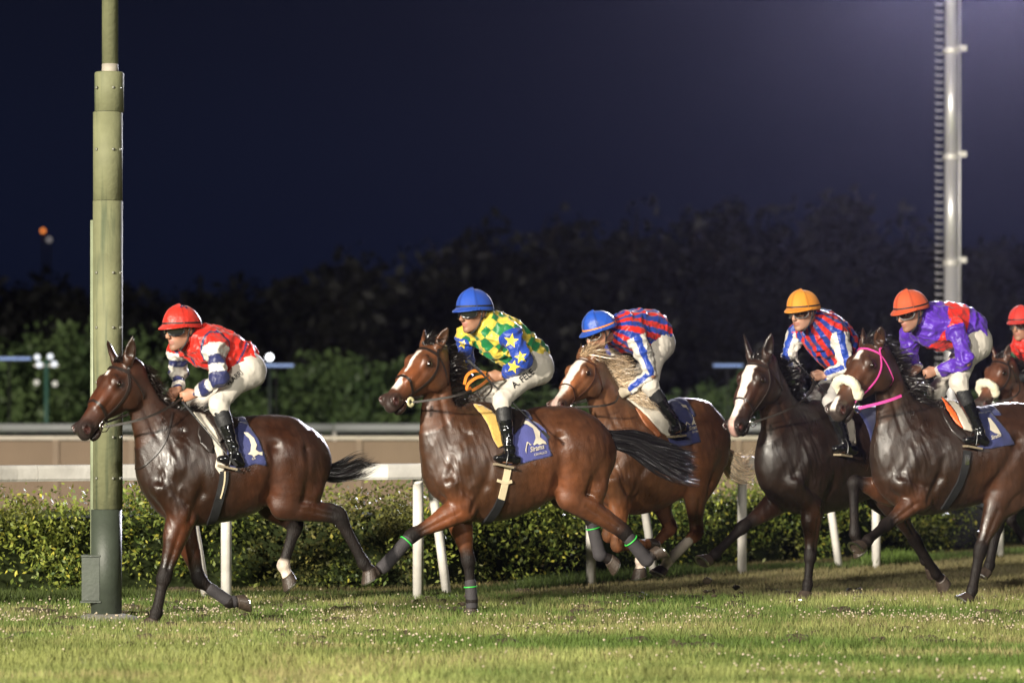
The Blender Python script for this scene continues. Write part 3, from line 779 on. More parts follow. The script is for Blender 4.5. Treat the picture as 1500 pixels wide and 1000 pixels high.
# ------------------------------------------------------------------ tack, manes and tails
from mathutils.geometry import delaunay_2d_cdt
def cut_shape(fr, bvh, poly, off=.004, step=3.0, bvh2=None, dep=.10, curve=True):
    """cloth or print cut to an outline and laid on the surface"""
    p = np.asarray(poly, float); B = []
    n = len(p)
    for i in range(n):
        a, b = p[i], p[(i+1) % n]; m = max(1, int(np.linalg.norm(b-a)/step))
        for t in range(m): B.append(a+(b-a)*t/m)
    nb = len(B); x0, y0 = p.min(0); x1, y1 = p.max(0)
    X, Y = np.meshgrid(np.arange(x0+step*.5, x1, step), np.arange(y0+step*.5, y1, step), indexing='ij')
    ins = in_poly(X, Y, p); I = np.stack([X[ins], Y[ins]], 1)
    if len(I):
        Bn = np.array(B); d = np.sqrt(((I[:, None]-Bn[None])**2).sum(2)).min(1); I = I[d > step*.4]
    pts = [Vector(q) for q in B]+[Vector(q) for q in I]
    r = delaunay_2d_cdt(pts, [], [list(range(nb))], 1, 1e-5)
    vs, fs = r[0], r[2]; V = []; ok = []
    for v in vs:
        h = fr.hit(bvh, v[0], v[1], off)
        if bvh2 is not None:
            h2 = fr.hit(bvh2, v[0], v[1], off)
            if h2 is not None and (h is None or h2.dot(fr.rd(750, 609)) < h.dot(fr.rd(750, 609))): h = h2
        ok.append(h is not None); V.append(h if h is not None else np.zeros(3))
    V = np.array(V)
    F = [tuple(f) for f in fs if all(ok[i] for i in f) and np.ptp(V[list(f)], axis=0).max() < dep]
    return V, F
def thicken(o, t, off=1):
    m = o.modifiers.new('thick', 'SOLIDIFY'); m.thickness = t; m.offset = off; return o
def spline(P, n):
    P = np.array(P, float); E = np.concatenate([[2*P[0]-P[1]], P, [2*P[-1]-P[-2]]]); m = len(P)-1
    out = []
    for u in np.linspace(0, m-1e-6, n):
        i = int(u); t = u-i; p0, p1, p2, p3 = E[i:i+4]
        out.append(.5*((2*p1)+(-p0+p2)*t+(2*p0-5*p1+4*p2-p3)*t*t+(-p0+3*p1-3*p2+p3)*t**3))
    return np.array(out)

def mane(g, name, n, w0, L, col, seed, back=1.0, side=.5, t0=0.0, t1=.95, lift=.0, wav=.02):
    fr = g['fr']; nk = g['neck']; S = g['S']
    C_ = spline([q[0] for q in nk]+[g['hw'](.0, 0, .0)], 40); Rr = np.interp(np.linspace(0, len(nk), 40), range(len(nk)+1), [q[1] for q in nk]+[.02])
    T = np.gradient(C_, axis=0); T /= np.linalg.norm(T, axis=1)[:, None]
    U = np.cross(np.array([0, 1.0, 0]), T); U *= np.sign(U[:, 0:1]*-1+U[:, 2:3]*.5+1e-6)
    top = C_+U*(Rr*.93)[:, None]
    def root(rng):
        u = t0+(t1-t0)*rng.rand(); i = u*(len(top)-1); j = int(i); f = i-j; j2 = min(j+1, len(top)-1)
        p = top[j]*(1-f)+top[j2]*f+rng.normal(size=3)*np.array([.004, .010, .004]); return p, (u, U[j])
    def path(r, uu, rng):
        u, up = uu; l = L*(.55+.6*rng.rand()); t = np.linspace(0, 1, 9)[:, None]
        d0 = up*.8+np.array([-.5*back, side*.25, lift])+rng.normal(size=3)*.18
        cl = np.array([vnoise(r[None], 14, seed+q)[0]-.5 for q in range(3)])*1.1
        d1 = np.array([-1.0*back, side, -.55+lift])+rng.normal(size=3)*.12+cl; l = l*(1+cl[0])
        ph = 6.28*(vnoise(r[None], 9, seed)[0])*2
        wv = np.sin(t*8+ph)*wav*1.5*t
        return r+d0*l*.35*t+d1*l*.62*t**2+np.array([.3, .6, .7])*wv
    V, F, Cc = strands(n, root, path, w0, seed, col0=col, colv=.45)
    return g['part'](name, V, F, M_HAIR, cols=Cc)
def forelock(g, n, L, col, seed, w0=.006):
    def root(rng):
        return g['hw'](.015+.03*rng.rand(), .03*(rng.rand()*2-1), .02), 0
    def path(r, u, rng):
        l = L*(.5+.7*rng.rand()); t = np.linspace(0, 1, 9)[:, None]; H = g['H']
        d0 = H@np.array([.0, 0, .55])+np.array([-.35, .1, .1])+rng.normal(size=3)*.25; d1 = np.array([-.9, .3, -.25])+rng.normal(size=3)*.35
        return r+d0*l*.5*t+d1*l*.6*t**2+np.array([.3, .5, .5])*np.sin(t*8+rng.rand()*6)*.016*t
    V, F, Cc = strands(n, root, path, w0, seed, col0=col, colv=.45)
    return g['part']('forelock', V, F, M_HAIR, cols=Cc)
def tail(g, pts, n, spread, w0, col, seed, l=0.0, droop=.03, wav=.018, root_r=.028):
    fr = g['fr']; P = spline([fr.pt(q[0], q[1], q[2] if len(q) > 2 else l) for q in pts], 14)
    T = np.gradient(P, axis=0); T /= np.linalg.norm(T, axis=1)[:, None]
    A = np.cross(T, [0, 1.0, 0]); A /= np.linalg.norm(A, axis=1)[:, None]; tt = np.linspace(0, 1, 14); q0 = np.random.RandomState(seed+77); CL = [np.array([math.cos(a)*math.sqrt(b_), math.sin(a)*math.sqrt(b_), q0.rand(), q0.rand()]) for a, b_ in zip(q0.rand(26)*6.28, q0.rand(26))]
    def root(rng):
        c_ = CL[rng.randint(len(CL))]; return c_[:2]+rng.normal(size=2)*.09, c_
    def path(r, u, rng):
        e = .50+.50*rng.rand()**.8; s0 = .30*rng.rand()**1.5
        e = e*(.72+.30*u[3]); q = s0+(e-s0)*tt; C_ = np.stack([np.interp(q, tt, P[:, k]) for k in range(3)], 1); Ak = np.stack([np.interp(q, tt, A[:, k]) for k in range(3)], 1)
        rad = root_r+(spread-root_r)*np.sin(np.clip(q*1.25, 0, 1.25)*math.pi/2*.8)*(1-.35*sstep(.6, 1.0, q))
        o = r*(.75+.35*rng.rand()); ph = u[2]*12+rng.rand()*.5
        wv = np.sin(q*9+ph)*wav*q
        return C_+Ak*(o[0]*rad+wv)[:, None]+np.array([0, 1.0, 0])*(o[1]*rad*.6+wv*.5)[:, None]-np.array([0, 0, 1.0])*(droop*q**2*(rng.rand()*2))[:, None]
    V, F, Cc = strands(n, root, path, w0, seed, col0=col, colv=.5)
    dock = MB(); dock.tube(P[:7]-g['off'], np.linspace(root_r*1.2, .008, 7), 10)
    o = g['part']('tail', V, F, M_HAIR, cols=Cc)
    d = dock.build('dock', M_HAIR, o, True, cols=np.tile(np.array(col), (70, 1)))
    return o

def bridle(g, mat, fleece=False, ring='ring', mat2=None, w=.017, bitmat=None):
    H, hw, bvh, part = g['H'], g['hw'], g['bvh'], g['part']
    V = []; F = []; n = 0
    br = empty('bridle'); br.parent = g['root']
    def strap(name, pts, wd=w, m=mat, closed=False, th=.005):
        v, f = ribbon_on(bvh, [hw(*p) for p in pts], wd, th, .0025, 6, closed)
        return part(name, v, f, m, br, False)
    for s in (1, -1):
        strap('cheekpiece', [(.075, s*.095, -.04), (.16, s*.105, -.095), (.30, s*.085, -.125), (.40, s*.065, -.125), (.455, s*.058, -.118)])
        strap('headpiece', [(.075, s*.095, -.04), (.05, s*.088, -.022), (.035, s*.085, -.03)])
        strap('throatlatch', [(.08, s*.092, -.055), (.095, s*.09, -.13), (.11, s*.075, -.19), (.12, s*.03, -.225)], wd=w*.6)
    strap('browband', [(.075, .095, -.04), (.085, .08, .01), (.09, .045, .035), (.095, 0, .04), (.09, -.045, .035), (.085, -.08, .01), (.075, -.095, -.04)], m=mat2 or mat, wd=w*1.25)
    nb = [(.375, 0, .0), (.38, .045, -.02), (.395, .058, -.07), (.415, .05, -.125), (.42, 0, -.15), (.415, -.05, -.125), (.395, -.058, -.07), (.38, -.045, -.02)]
    if fleece:
        pts = [hw(x+.0, y, z) for x, y, z in [(.43, .066, -.11), (.40, .062, -.06), (.375, .045, -.01), (.37, 0, .008), (.375, -.045, -.01), (.40, -.062, -.06), (.43, -.066, -.11)]]
        P = spline(pts, 22); Q = []
        for p in P:
            h = bvh.find_nearest(Vector(p)); Q.append(np.array(h[0])+np.array(h[1])*.020)
        b = MB(); r = .036*np.ones(22); r[0] = r[-1] = .022; r[1] = r[-2] = .033
        b.tube(np.array(Q), r, 14); vv = np.concatenate(b.v); c0 = vv.mean(0)
        vv = vv+(vv-np.repeat(np.array(Q), 14, 0))*((fbm(vv, 60, 4, 2)-.4)*.9)[:, None]
        part('sheepskin_noseband', vv, b.f, M_FLEECE, br)
    else:
        strap('noseband', nb, wd=w*1.1, closed=True)
    for s in (1, -1):
        c = hw(.485, s*.066, -.128); X_, Z_ = H[:, 0], H[:, 2]; k = g['k']
        b = MB(); th = np.linspace(0, 2*np.pi, 25)
        if ring == 'ring': P = [c+(X_*math.cos(t)+Z_*math.sin(t))*.036*k for t in th]
        elif ring == 'd': P = [c+X_*(-.030+.0)*k+Z_*.034*k, c+X_*.012*k+Z_*.034*k, c+X_*.034*k+Z_*.012*k, c+X_*.034*k-Z_*.016*k, c+X_*.012*k-Z_*.036*k, c-X_*.030*k-Z_*.036*k, c-X_*.030*k+Z_*.034*k]
        b.tube(P, .0045, 8, caps=False)
        b.tube([c, c-H[:, 1]*s*.05], .006, 8)
        if ring == 'ring' and bitmat:
            pr = [(.012, -.003), (.034, -.003), (.036, 0), (.034, .003), (.012, .003), (.011, 0)]
            th2 = np.arange(24)*2*np.pi/24
            Vd = np.concatenate([[c+(X_*math.cos(t)+Z_*math.sin(t))*r_*k*1.05+H[:, 1]*s*(h_+.006) for t in th2] for r_, h_ in pr])
            Fd = [(i*24+j, i*24+(j+1) % 24, ((i+1) % 6)*24+(j+1) % 24, ((i+1) % 6)*24+j) for i in range(6) for j in range(24)]
            part('bit_guard', Vd, Fd, bitmat, br)
        part('bit_ring', np.concatenate(b.v), b.f, M_METAL, br)
    g['bit'] = [hw(.478, s*.066, -.135) for s in (1, -1)]; g['bridle'] = br
    br.name = br.name
    return br

def strip_px(g, name, pts, wd, mat, off=.004, th=.006, parent=None):
    fr = g['fr']; P = []
    for q in spline([(a, b, 0) for a, b in pts], len(pts)*3):
        h = fr.hit(g['bvh'], q[0], q[1], off)
        if h is not None: P.append(h)
    v, f = ribbon_on(g['bvh'], P, wd, th, off, 2)
    return g['part'](name, v, f, mat, parent, False) if parent else g['part'](name, v, f, mat, smooth=False)

def blanket(g, xa, xb, th0, th1, mat, name='saddle_cloth', off=.006, drop=None):
    """cloth over the back from angle th0 (far side, negative) to th1"""
    bvh = g['bvh']; tor = g['tor']; nx, nt = 10, 18; V = []
    xs = np.array([q[0][0] for q in tor])[::-1]; zs = np.array([q[0][2] for q in tor])[::-1]
    for i in range(nx):
        x = xa+(xb-xa)*i/(nx-1); z = np.interp(x, xs, zs)
        for j in range(nt):
            a = R(th0+(th1-th0)*j/(nt-1)); d = np.array([0, math.sin(a), math.cos(a)])
            h = bvh.ray_cast(Vector(np.array([x, 0, z])+d*.9), Vector(-d))
            p = np.array(h[0])+np.array(h[1])*off if h[0] is not None else np.array([x, 0, z])+d*.3
            V.append(p+np.array([0, 0, .002])*math.sin(i*1.7+j*.9))
    F = [(i*nt+j, i*nt+j+1, (i+1)*nt+j+1, (i+1)*nt+j) for i in range(nx-1) for j in range(nt-1)]
    return thicken(g['part'](name, V, F, mat), .006)

M_REIN = pmat('rein rubber', (.02, .015, .012), .5, bump=.3, bscale=300)
M_ORANGE = pmat('orange rein grip', (.80, .25, .03), .45, bump=.3, bscale=200)
M_CHAMOIS = pmat('yellow chamois', (.52, .33, .075), .8, bump=.4, bscale=60, var=.15, sheen=.3)
M_PAD = pmat('white foam pad', (.50, .46, .39), .65, bump=.25, bscale=70, var=.12)
M_TAN = pmat('tan saddle leather', (.28, .09, .03), .4, bump=.2, bscale=120)
M_REDTRIM = pmat('orange piping', (.80, .13, .03), .45)
M_CREAM = pmat('cream girth web', (.55, .46, .30), .7, bump=.3, bscale=150)
M_BOOT = pmat('black riding boot', (.006, .006, .007), .13, spec=.7, bump=.25, bscale=28, coat=.6)
M_CHAP = pmat('matte boot top', (.010, .010, .011), .55, bump=.4, bscale=60)
M_SOLE = pmat('stirrup tread', (.22, .18, .12), .5, bump=.3, bscale=90, var=.3)
M_RUB = pmat('black whip', (.010, .010, .010), .35)

def logo(g, bvh, dx=0, dy=0, s=1.0, text=True, ang=-14, parent=None):
    """the pale emblem and lettering on a saddle cloth (photo outline about the cloth of the second horse)"""
    fr = g['fr']
    shape = [(42,26),(53,27.5),(64,36),(70.5,43),(70.5,51),(78,57),(80,61),(74,60),(70,62),(66,60),(62,62.5),(60,60),(56,62.5),(53,59),(51,64),(50,74),(48.5,70),(51,57.5),(53,57.5),(57,61),(61,60),(64,52),(62,44),(60,38),(52,32.5),(46,31)]
    P = [(720+dx+(a-37)*s+37, 590+dy+(b-23)*s+23) for a, b in shape]
    V, F = cut_shape(fr, bvh, P, .010, 1.5)
    if len(F): g['part']('emblem', V, F, M_PRINT, parent or g['root'], False)
    if text:
        for tx, x, y, sz, sh, wd in (('Sirama', 56, 72, 7.0, .35, .78), ('CAVALLO', 62, 77.5, 3.3, 0, .92)):
            V, F = decal_text(fr, bvh, tx, 720+dx+(x-37)*s+37, 590+dy+(y-23)*s+23, sz*s, ang, .0098, sh, wd, .012)
            if len(F): g['part']('lettering', V, F, M_PRINT, parent or g['root'], False)

def obj_bvh(objs, off):
    V = []; F = []; n = 0
    for o in objs:
        V += [v.co+Vector(off) for v in o.data.vertices]; F += [tuple(i+n for i in p.vertices) for p in o.data.polygons]; n = len(V)
    return BVHTree.FromPolygons(V, F)

def dress(g, i):
    fr, part, bvh, off, S = g['fr'], g['part'], g['bvh'], g['off'], g['S']
    X = lambda px, py: fr.pt(px, py)[0]
    def cloth(poly, name, mat, o=.010, th=.007):
        V, F = cut_shape(fr, bvh, poly, o, 3.0); lab = list(range(len(V)))
        def find(a):
            while lab[a] != a: lab[a] = lab[lab[a]]; a = lab[a]
            return a
        for f_ in F:
            for q_ in f_[1:]: lab[find(q_)] = find(f_[0])
        cnt = {}
        for f_ in F: cnt[find(f_[0])] = cnt.get(find(f_[0]), 0)+1
        big = max(cnt, key=cnt.get); F = [f_ for f_ in F if find(f_[0]) == big]
        used = sorted({q_ for f_ in F for q_ in f_}); mp = {a: b for b, a in enumerate(used)}; V = V[used]; F = [tuple(mp[q_] for q_ in f_) for f_ in F]
        nrm = fr.rd(750, 609); nrm = nrm/np.linalg.norm(nrm); V = V-nrm*((vnoise(V, 13, 5)-.5)*.022)[:, None]
        ob = part(name, V, F, mat, smooth=True); thicken(ob, th); return ob
    if i == 0:
        bl = blanket(g, X(356, 640), X(322, 640), -75, 30, M_NAVY)
        cl = cloth([(326,620),(350,619),(361,620),(368,629),(379,645),(386,664),(390,682),(374,679),(358,684),(336,686)], 'saddle_cloth', M_NAVY)
        b2 = obj_bvh([cl], off)
        sh = [(357,634),(363,634),(372,642),(376,652),(374,658),(379,662),(384,662),(384,667),(378,665),(371,669),(369,666),(363,665),(367,661),(368,652),(365,643),(360,638)]
        V, F = cut_shape(fr, b2, sh, .0085, 1.5); part('emblem', V, F, M_PRINT, cl, False)
        V, F = decal_text(fr, b2, 'CA', 369, 674, 3.4, -25, .0088, .2, .9, .012); part('lettering', V, F, M_PRINT, cl, False)
        cloth([(283,605),(294,606),(305,611),(317,634),(326,660),(330,684),(323,695),(315,684),(318,668),(309,642),(297,622)], 'saddle_pad', M_PAD, .014, .012)
        cloth([(291,624),(299,627),(309,642),(313,655),(311,664),(303,661),(294,651),(289,637)], 'saddle_flap', M_LEATH, .022, .012)
        cloth([(300,612),(315,612),(335,614),(350,617),(346,628),(332,640),(322,650),(314,632)], 'saddle', M_LEATH, .03, .02)
        strip_px(g, 'girth', [(328,690),(327,705),(323,722),(318,740),(313,755),(306,769)], .062, M_BLACKC, .006, .012)
        strip_px(g, 'girth_stripe', [(329,690),(328,705),(325,722),(322,728)], .010, M_CREAM, .018, .004)
        strip_px(g, 'breastplate', [(252,604),(249,622),(243,645),(232,662),(219,675),(208,684),(199,686)], .012, M_LEATH, .004, .006)
        bridle(g, M_LEATH, ring='d')
        mane(g, 'mane', 900, .005, .20, (.010, .006, .005), 5, back=.5, side=-.2, t0=.05, t1=.98)
        mane(g, 'mane', 500, .006, .22, (.008, .006, .005), 6, back=1.0, side=.3, t0=.0, t1=.30, lift=.3)
        forelock(g, 260, .12, (.012, .008, .007), 9)
        tail(g, [(458,658),(474,688),(498,690),(528,680),(556,668)], 1500, .095, .005, (.010, .008, .008), 3, droop=.02)
    elif i == 1:
        blanket(g, X(768, 640), X(735, 640), -75, 28, M_NAVY)
        cl = cloth([(737,612),(757,612),(775,615),(790,622),(799,630),(802,640),(803,652),(806,662),(809,667),(795,671),(780,674),(767,678),(745,680)], 'saddle_cloth', pmat('purple blue cloth', (.055, .062, .23), .75, bump=.35, bscale=130, var=.15, vscale=12, sheen=.3))
        logo(g, obj_bvh([cl], off), parent=cl)
        cloth([(693,594),(706,596),(718,603),(727,612),(744,615),(748,628),(746,642),(738,652),(729,656),(722,644),(714,622),(703,606)], 'chamois', M_CHAMOIS, .022, .012)
        cloth([(716,596),(735,598),(755,603),(770,608),(766,622),(750,640),(738,640),(728,615)], 'saddle', M_LEATH, .028, .02)
        strip_px(g, 'girth', [(744,684),(741,700),(737,718),(733,734)], .050, M_CREAM, .006, .010)
        strip_px(g, 'girth', [(734,730),(727,744),(719,756),(711,764)], .062, M_BLACKC, .008, .012)
        strip_px(g, 'girth_buckle', [(728,703),(740,706),(749,704)], .022, M_CREAM, .016, .006)
        bridle(g, M_LEATH, ring='ring', bitmat=pmat('pale bit guard', (.72, .66, .38), .4))
        mane(g, 'mane', 1100, .005, .20, (.010, .007, .006), 15, back=1.0, side=-.1, t0=.1, t1=.98, lift=.22)
        mane(g, 'mane', 700, .006, .18, (.009, .006, .006), 16, back=1.0, side=.1, t0=.0, t1=.5, lift=.0)
        forelock(g, 420, .17, (.012, .009, .008), 19)
        tail(g, [(868,618,.02),(890,640,.05),(928,645,.10),(965,657,.14),(1003,668,.18),(1026,672,.2)], 2800, .125, .0055, (.007, .006, .007), 13, droop=.09, wav=.03)
    elif i == 2:
        blanket(g, X(996, 620), X(972, 620), -60, 40, M_NAVY)
        cl = cloth([(970,588),(982,585),(993,588),(1004,596),(1014,610),(1020,626),(1026,647),(1006,652),(984,655),(972,630)], 'saddle_cloth', M_NAVY)
        logo(g, obj_bvh([cl], off), dx=236, dy=-22, s=.80, parent=cl)
        cloth([(917,584),(930,580),(948,582),(965,596),(976,612),(986,628),(978,640),(968,634),(950,614),(934,598)], 'saddle_pad', M_PAD, .02, .014)
        cloth([(930,598),(940,602),(957,622),(969,638),(962,640),(946,624)], 'saddle_flap', M_TAN, .012, .012)
        bridle(g, M_BROWNL, ring='ring', w=.010)
        mane(g, 'mane', 2600, .0065, .22, (.42, .30, .19), 25, back=.9, side=.45, t0=.05, t1=.98, lift=.12, wav=.03)
        mane(g, 'mane', 2000, .0065, .22, (.50, .39, .27), 26, back=.9, side=.9, t0=.0, t1=.8, lift=.0, wav=.03)
        forelock(g, 900, .20, (.40, .28, .17), 29)
        tail(g, [(1040,650),(1062,668),(1080,680),(1096,670),(1114,648)], 620, .15, .009, (.85, .70, .52), 23, droop=.12, wav=.018, l=0)
    elif i == 3:
        blanket(g, X(1290, 620), X(1238, 620), -60, 95, M_NAVY)
        cloth([(1222,606),(1240,602),(1250,620),(1252,650),(1240,668),(1228,640)], 'saddle_pad', M_PAD, .02, .012)
        bridle(g, M_LEATH, ring='ring', w=.012)
        mane(g, 'mane', 1400, .005, .18, (.010, .008, .007), 35, back=1.0, side=.5, t0=.0, t1=.98, lift=.1)
        forelock(g, 380, .13, (.012, .009, .008), 39)
        tail(g, [(1320,655),(1335,670),(1350,690),(1372,700)], 500, .08, .006, (.010, .008, .008), 33, l=-.05)
    elif i == 4:
        blanket(g, X(1450, 640), X(1425, 640), -75, 30, M_NAVY)
        cl = cloth([(1425,604),(1437,605),(1450,603),(1464,619),(1477,634),(1486,651),(1470,653),(1451,657),(1432,658)], 'saddle_cloth', M_NAVY)
        b2 = obj_bvh([cl], off)
        sh = [(1446,612),(1450,613),(1458,623),(1463,631),(1466,637),(1462,636),(1456,634),(1450,630),(1449,621)]
        V, F = cut_shape(fr, b2, sh, .0085, 1.5); part('emblem', V, F, M_PRINT, cl, False)
        V, F = decal_text(fr, b2, 'Sirama', 1452, 644, 5.5, -20, .0088, .35, .7, .012); part('lettering', V, F, M_PRINT, cl, False)
        cloth([(1374,580),(1384,582),(1396,588),(1408,602),(1418,618),(1424,634),(1410,630),(1400,612),(1388,596)], 'saddle_pad', M_PAD, .03, .014)
        cloth([(1377,586),(1386,593),(1398,608),(1408,630),(1398,622),(1386,604)], 'saddle_piping', M_REDTRIM, .034, .006)
        cloth([(1372,582),(1378,588),(1388,605),(1399,624),(1412,634),(1420,642),(1408,646),(1394,632),(1382,612)], 'saddle_flap', M_LEATH, .012, .012)
        cloth([(1394,588),(1410,592),(1428,602),(1432,618),(1424,628),(1412,606)], 'saddle', M_LEATH, .03, .02)
        strip_px(g, 'girth', [(1416,660),(1414,680),(1406,705),(1395,725),(1382,744)], .060, M_BLACKC, .006, .012)
        strip_px(g, 'girth_buckle', [(1416,666),(1415,680)], .034, M_METAL, .018, .005)
        bridle(g, M_PINK, fleece=True, ring='d', w=.011)
        mane(g, 'mane', 1500, .005, .17, (.012, .009, .008), 45, back=1.0, side=.5, t0=.0, t1=.98, lift=.08)
        forelock(g, 480, .16, (.014, .010, .009), 49)
        tail(g, [(1556,664),(1575,690),(1600,690),(1640,680)], 400, .09, .007, (.010, .008, .008), 43)
    else:
        bridle(g, M_LEATH, fleece=True, ring='ring', w=.012)
        mane(g, 'mane', 700, .007, .24, (.012, .009, .008), 55, back=1.1, side=.3, lift=.1)
        forelock(g, 200, .14, (.014, .010, .009), 59)
        blanket(g, X(1600, 640), X(1545, 640), -75, 60, M_NAVY)
        tail(g, [(1672,655),(1690,680),(1720,690)], 300, .09, .008, (.010, .008, .008), 53)
    # leg wraps
    def wrap(nm, a, b, r, tape=True, mat=M_WRAP):
        L = g['legs'][nm]; A, B = L[a[0]]+(L[a[0]+1]-L[a[0]])*a[1], L[b[0]]+(L[b[0]+1]-L[b[0]])*b[1]
        pts = [A]
        if a[0] != b[0]: pts.append(L[b[0]])
        pts.append(B); f = SDF(np.min(pts, 0)-.1, np.max(pts, 0)+.1, .009)
        f.chain([(p, r*(1.0 if q else .95), r*.88) for q, p in enumerate(pts)], k=0, sub=1)
        V, Q = f.mesh(); V = smooth_verts(V, Q, 1); w = part('leg_wrap', V, Q, mat)
        if tape:
            u = (pts[1]-A)/np.linalg.norm(pts[1]-A); c = A+u*.03
            b_ = MB(); s1 = np.cross(u, [0, 1, 0]); th = np.linspace(0, 2*np.pi, 21)
            b_.tube([c+(s1*math.cos(t)*(r*1.04)+np.array([0, 1, 0])*math.sin(t)*r*.93) for t in th], .0055, 6, caps=False)
            part('wrap_tape', np.concatenate(b_.v), b_.f, M_GREEN, w)
    if i == 0: wrap('ff', (2, .35), (3, .55), .045, False)
    if i == 1:
        wrap('nf', (2, .10), (3, .3), .052); wrap('ff', (2, .55), (3, .7), .046)
        wrap('nh', (2, .18), (3, .15), .054); wrap('fh', (2, .18), (3, .10), .052)
    if i == 2: wrap('nh', (2, .25), (3, .1), .046, False, M_PADW)
M_PADW = pmat('pale leg bandage', (.30, .26, .22), .8, bump=.4, bscale=120, var=.2)
for i_, g_ in enumerate(G): dress(g_, i_)
print('tack', _t.time()-_t0)
# ------------------------------------------------------------------ the jockeys
M_GOGD = pmat('dark goggle lens', (.01, .01, .012), .06, spec=.9, coat=1.0)
M_GOGC, _nt, _b = mat_new('clear goggle lens'); _b.inputs['Base Color'].default_value = (.9, .92, .95, 1); _b.inputs['Roughness'].default_value = .08
_b.inputs['Transmission Weight'].default_value = 1.0; _b.inputs['IOR'].default_value = 1.12; _b.inputs['Specular IOR Level'].default_value = .5; _b.inputs['Base Color'].default_value = (.62, .60, .55, 1)
M_FRAME = pmat('grey goggle frame', (.16, .16, .16), .35, .3)
M_GOLDW = pmat('yellow satin', (.72, .56, .07), .3, bump=.25, bscale=60, coat=.2)
M_IRON = pmat('dark stirrup iron', (.10, .10, .10), .35, .8)
M_INK = pmat('black lettering', (.012, .012, .014), .6)
M_WHITEEYE = pmat('eye white', (.7, .68, .65), .2)
M_IRIS = pmat('iris', (.03, .015, .008), .1)

def silk_plain(c):
    return lambda q: np.tile(np.array(c, float), (len(q['V']), 1))
RED = np.array([.52, .018, .010]); NAVY = np.array([.018, .022, .085]); WHITE = np.array([.55, .52, .47])
BLUE = np.array([.012, .045, .30]); YEL = np.array([.60, .46, .055]); GRN = np.array([.008, .15, .045]); PUR = np.array([.075, .020, .33])

def soft(m, a, b): return a*(1-m[:, None])+b*m[:, None]
def col_j1(q):
    c = np.tile(RED, (len(q['V']), 1)); f = q['front']
    c[(np.abs(q['b']) < .012) & (f > 0) & ~q['arm']] = NAVY
    c[(np.abs(q['a']-.30) < .018) & ~q['arm']] = NAVY
    c[(q['armd'] > .088) & (q['armd'] < .104) & (q['ta'] < .25) & ~q['arm'] & (q['ta'] > -.6)] = NAVY
    s = q['arm']; ta = q['ta']; hoop = ((ta > .36) & (ta < .62)) | ((ta > .86) & (ta < 1.14)) | ((ta > 1.42) & (ta < 1.72)) | (ta > 1.93)
    c[s & ~hoop] = WHITE; c[s & hoop] = NAVY
    return c
def col_j2(q):
    arc = q['ang']*.20; k = (np.floor(arc/.098+.5)+np.floor(q['al']/.098)).astype(int) % 2
    c = np.where((k == 0)[:, None], YEL, GRN); c[q['a'] > 1.15] = YEL
    c[q['arm']] = BLUE
    c[q['arm'] & (q['ta'] > 1.90)] = np.array([.02, .02, .03])
    return c
def col_stripes(q):
    k = np.floor((q['ang']*.18+.02)/.048).astype(int) % 2
    c = np.where((k == 0)[:, None], RED*.95, BLUE*.8)
    s = q['arm']; c[s] = WHITE
    c[s & (q['outer'] > .90)] = BLUE
    c[s & (q['ta'] > 1.93) & (q['outer'] > -.5)] = BLUE
    return c
def col_j5(q):
    c = np.tile(PUR, (len(q['V']), 1)); c[(q['a'] > .42) & (q['a'] < .90) & ~q['arm']] = RED
    c[q['arm'] & (q['ta'] > 1.9)] = WHITE
    return c
def col_j6(q):
    c = np.tile(RED, (len(q['V']), 1)); c[q['arm']] = np.array([.01, .10, .035]); return c

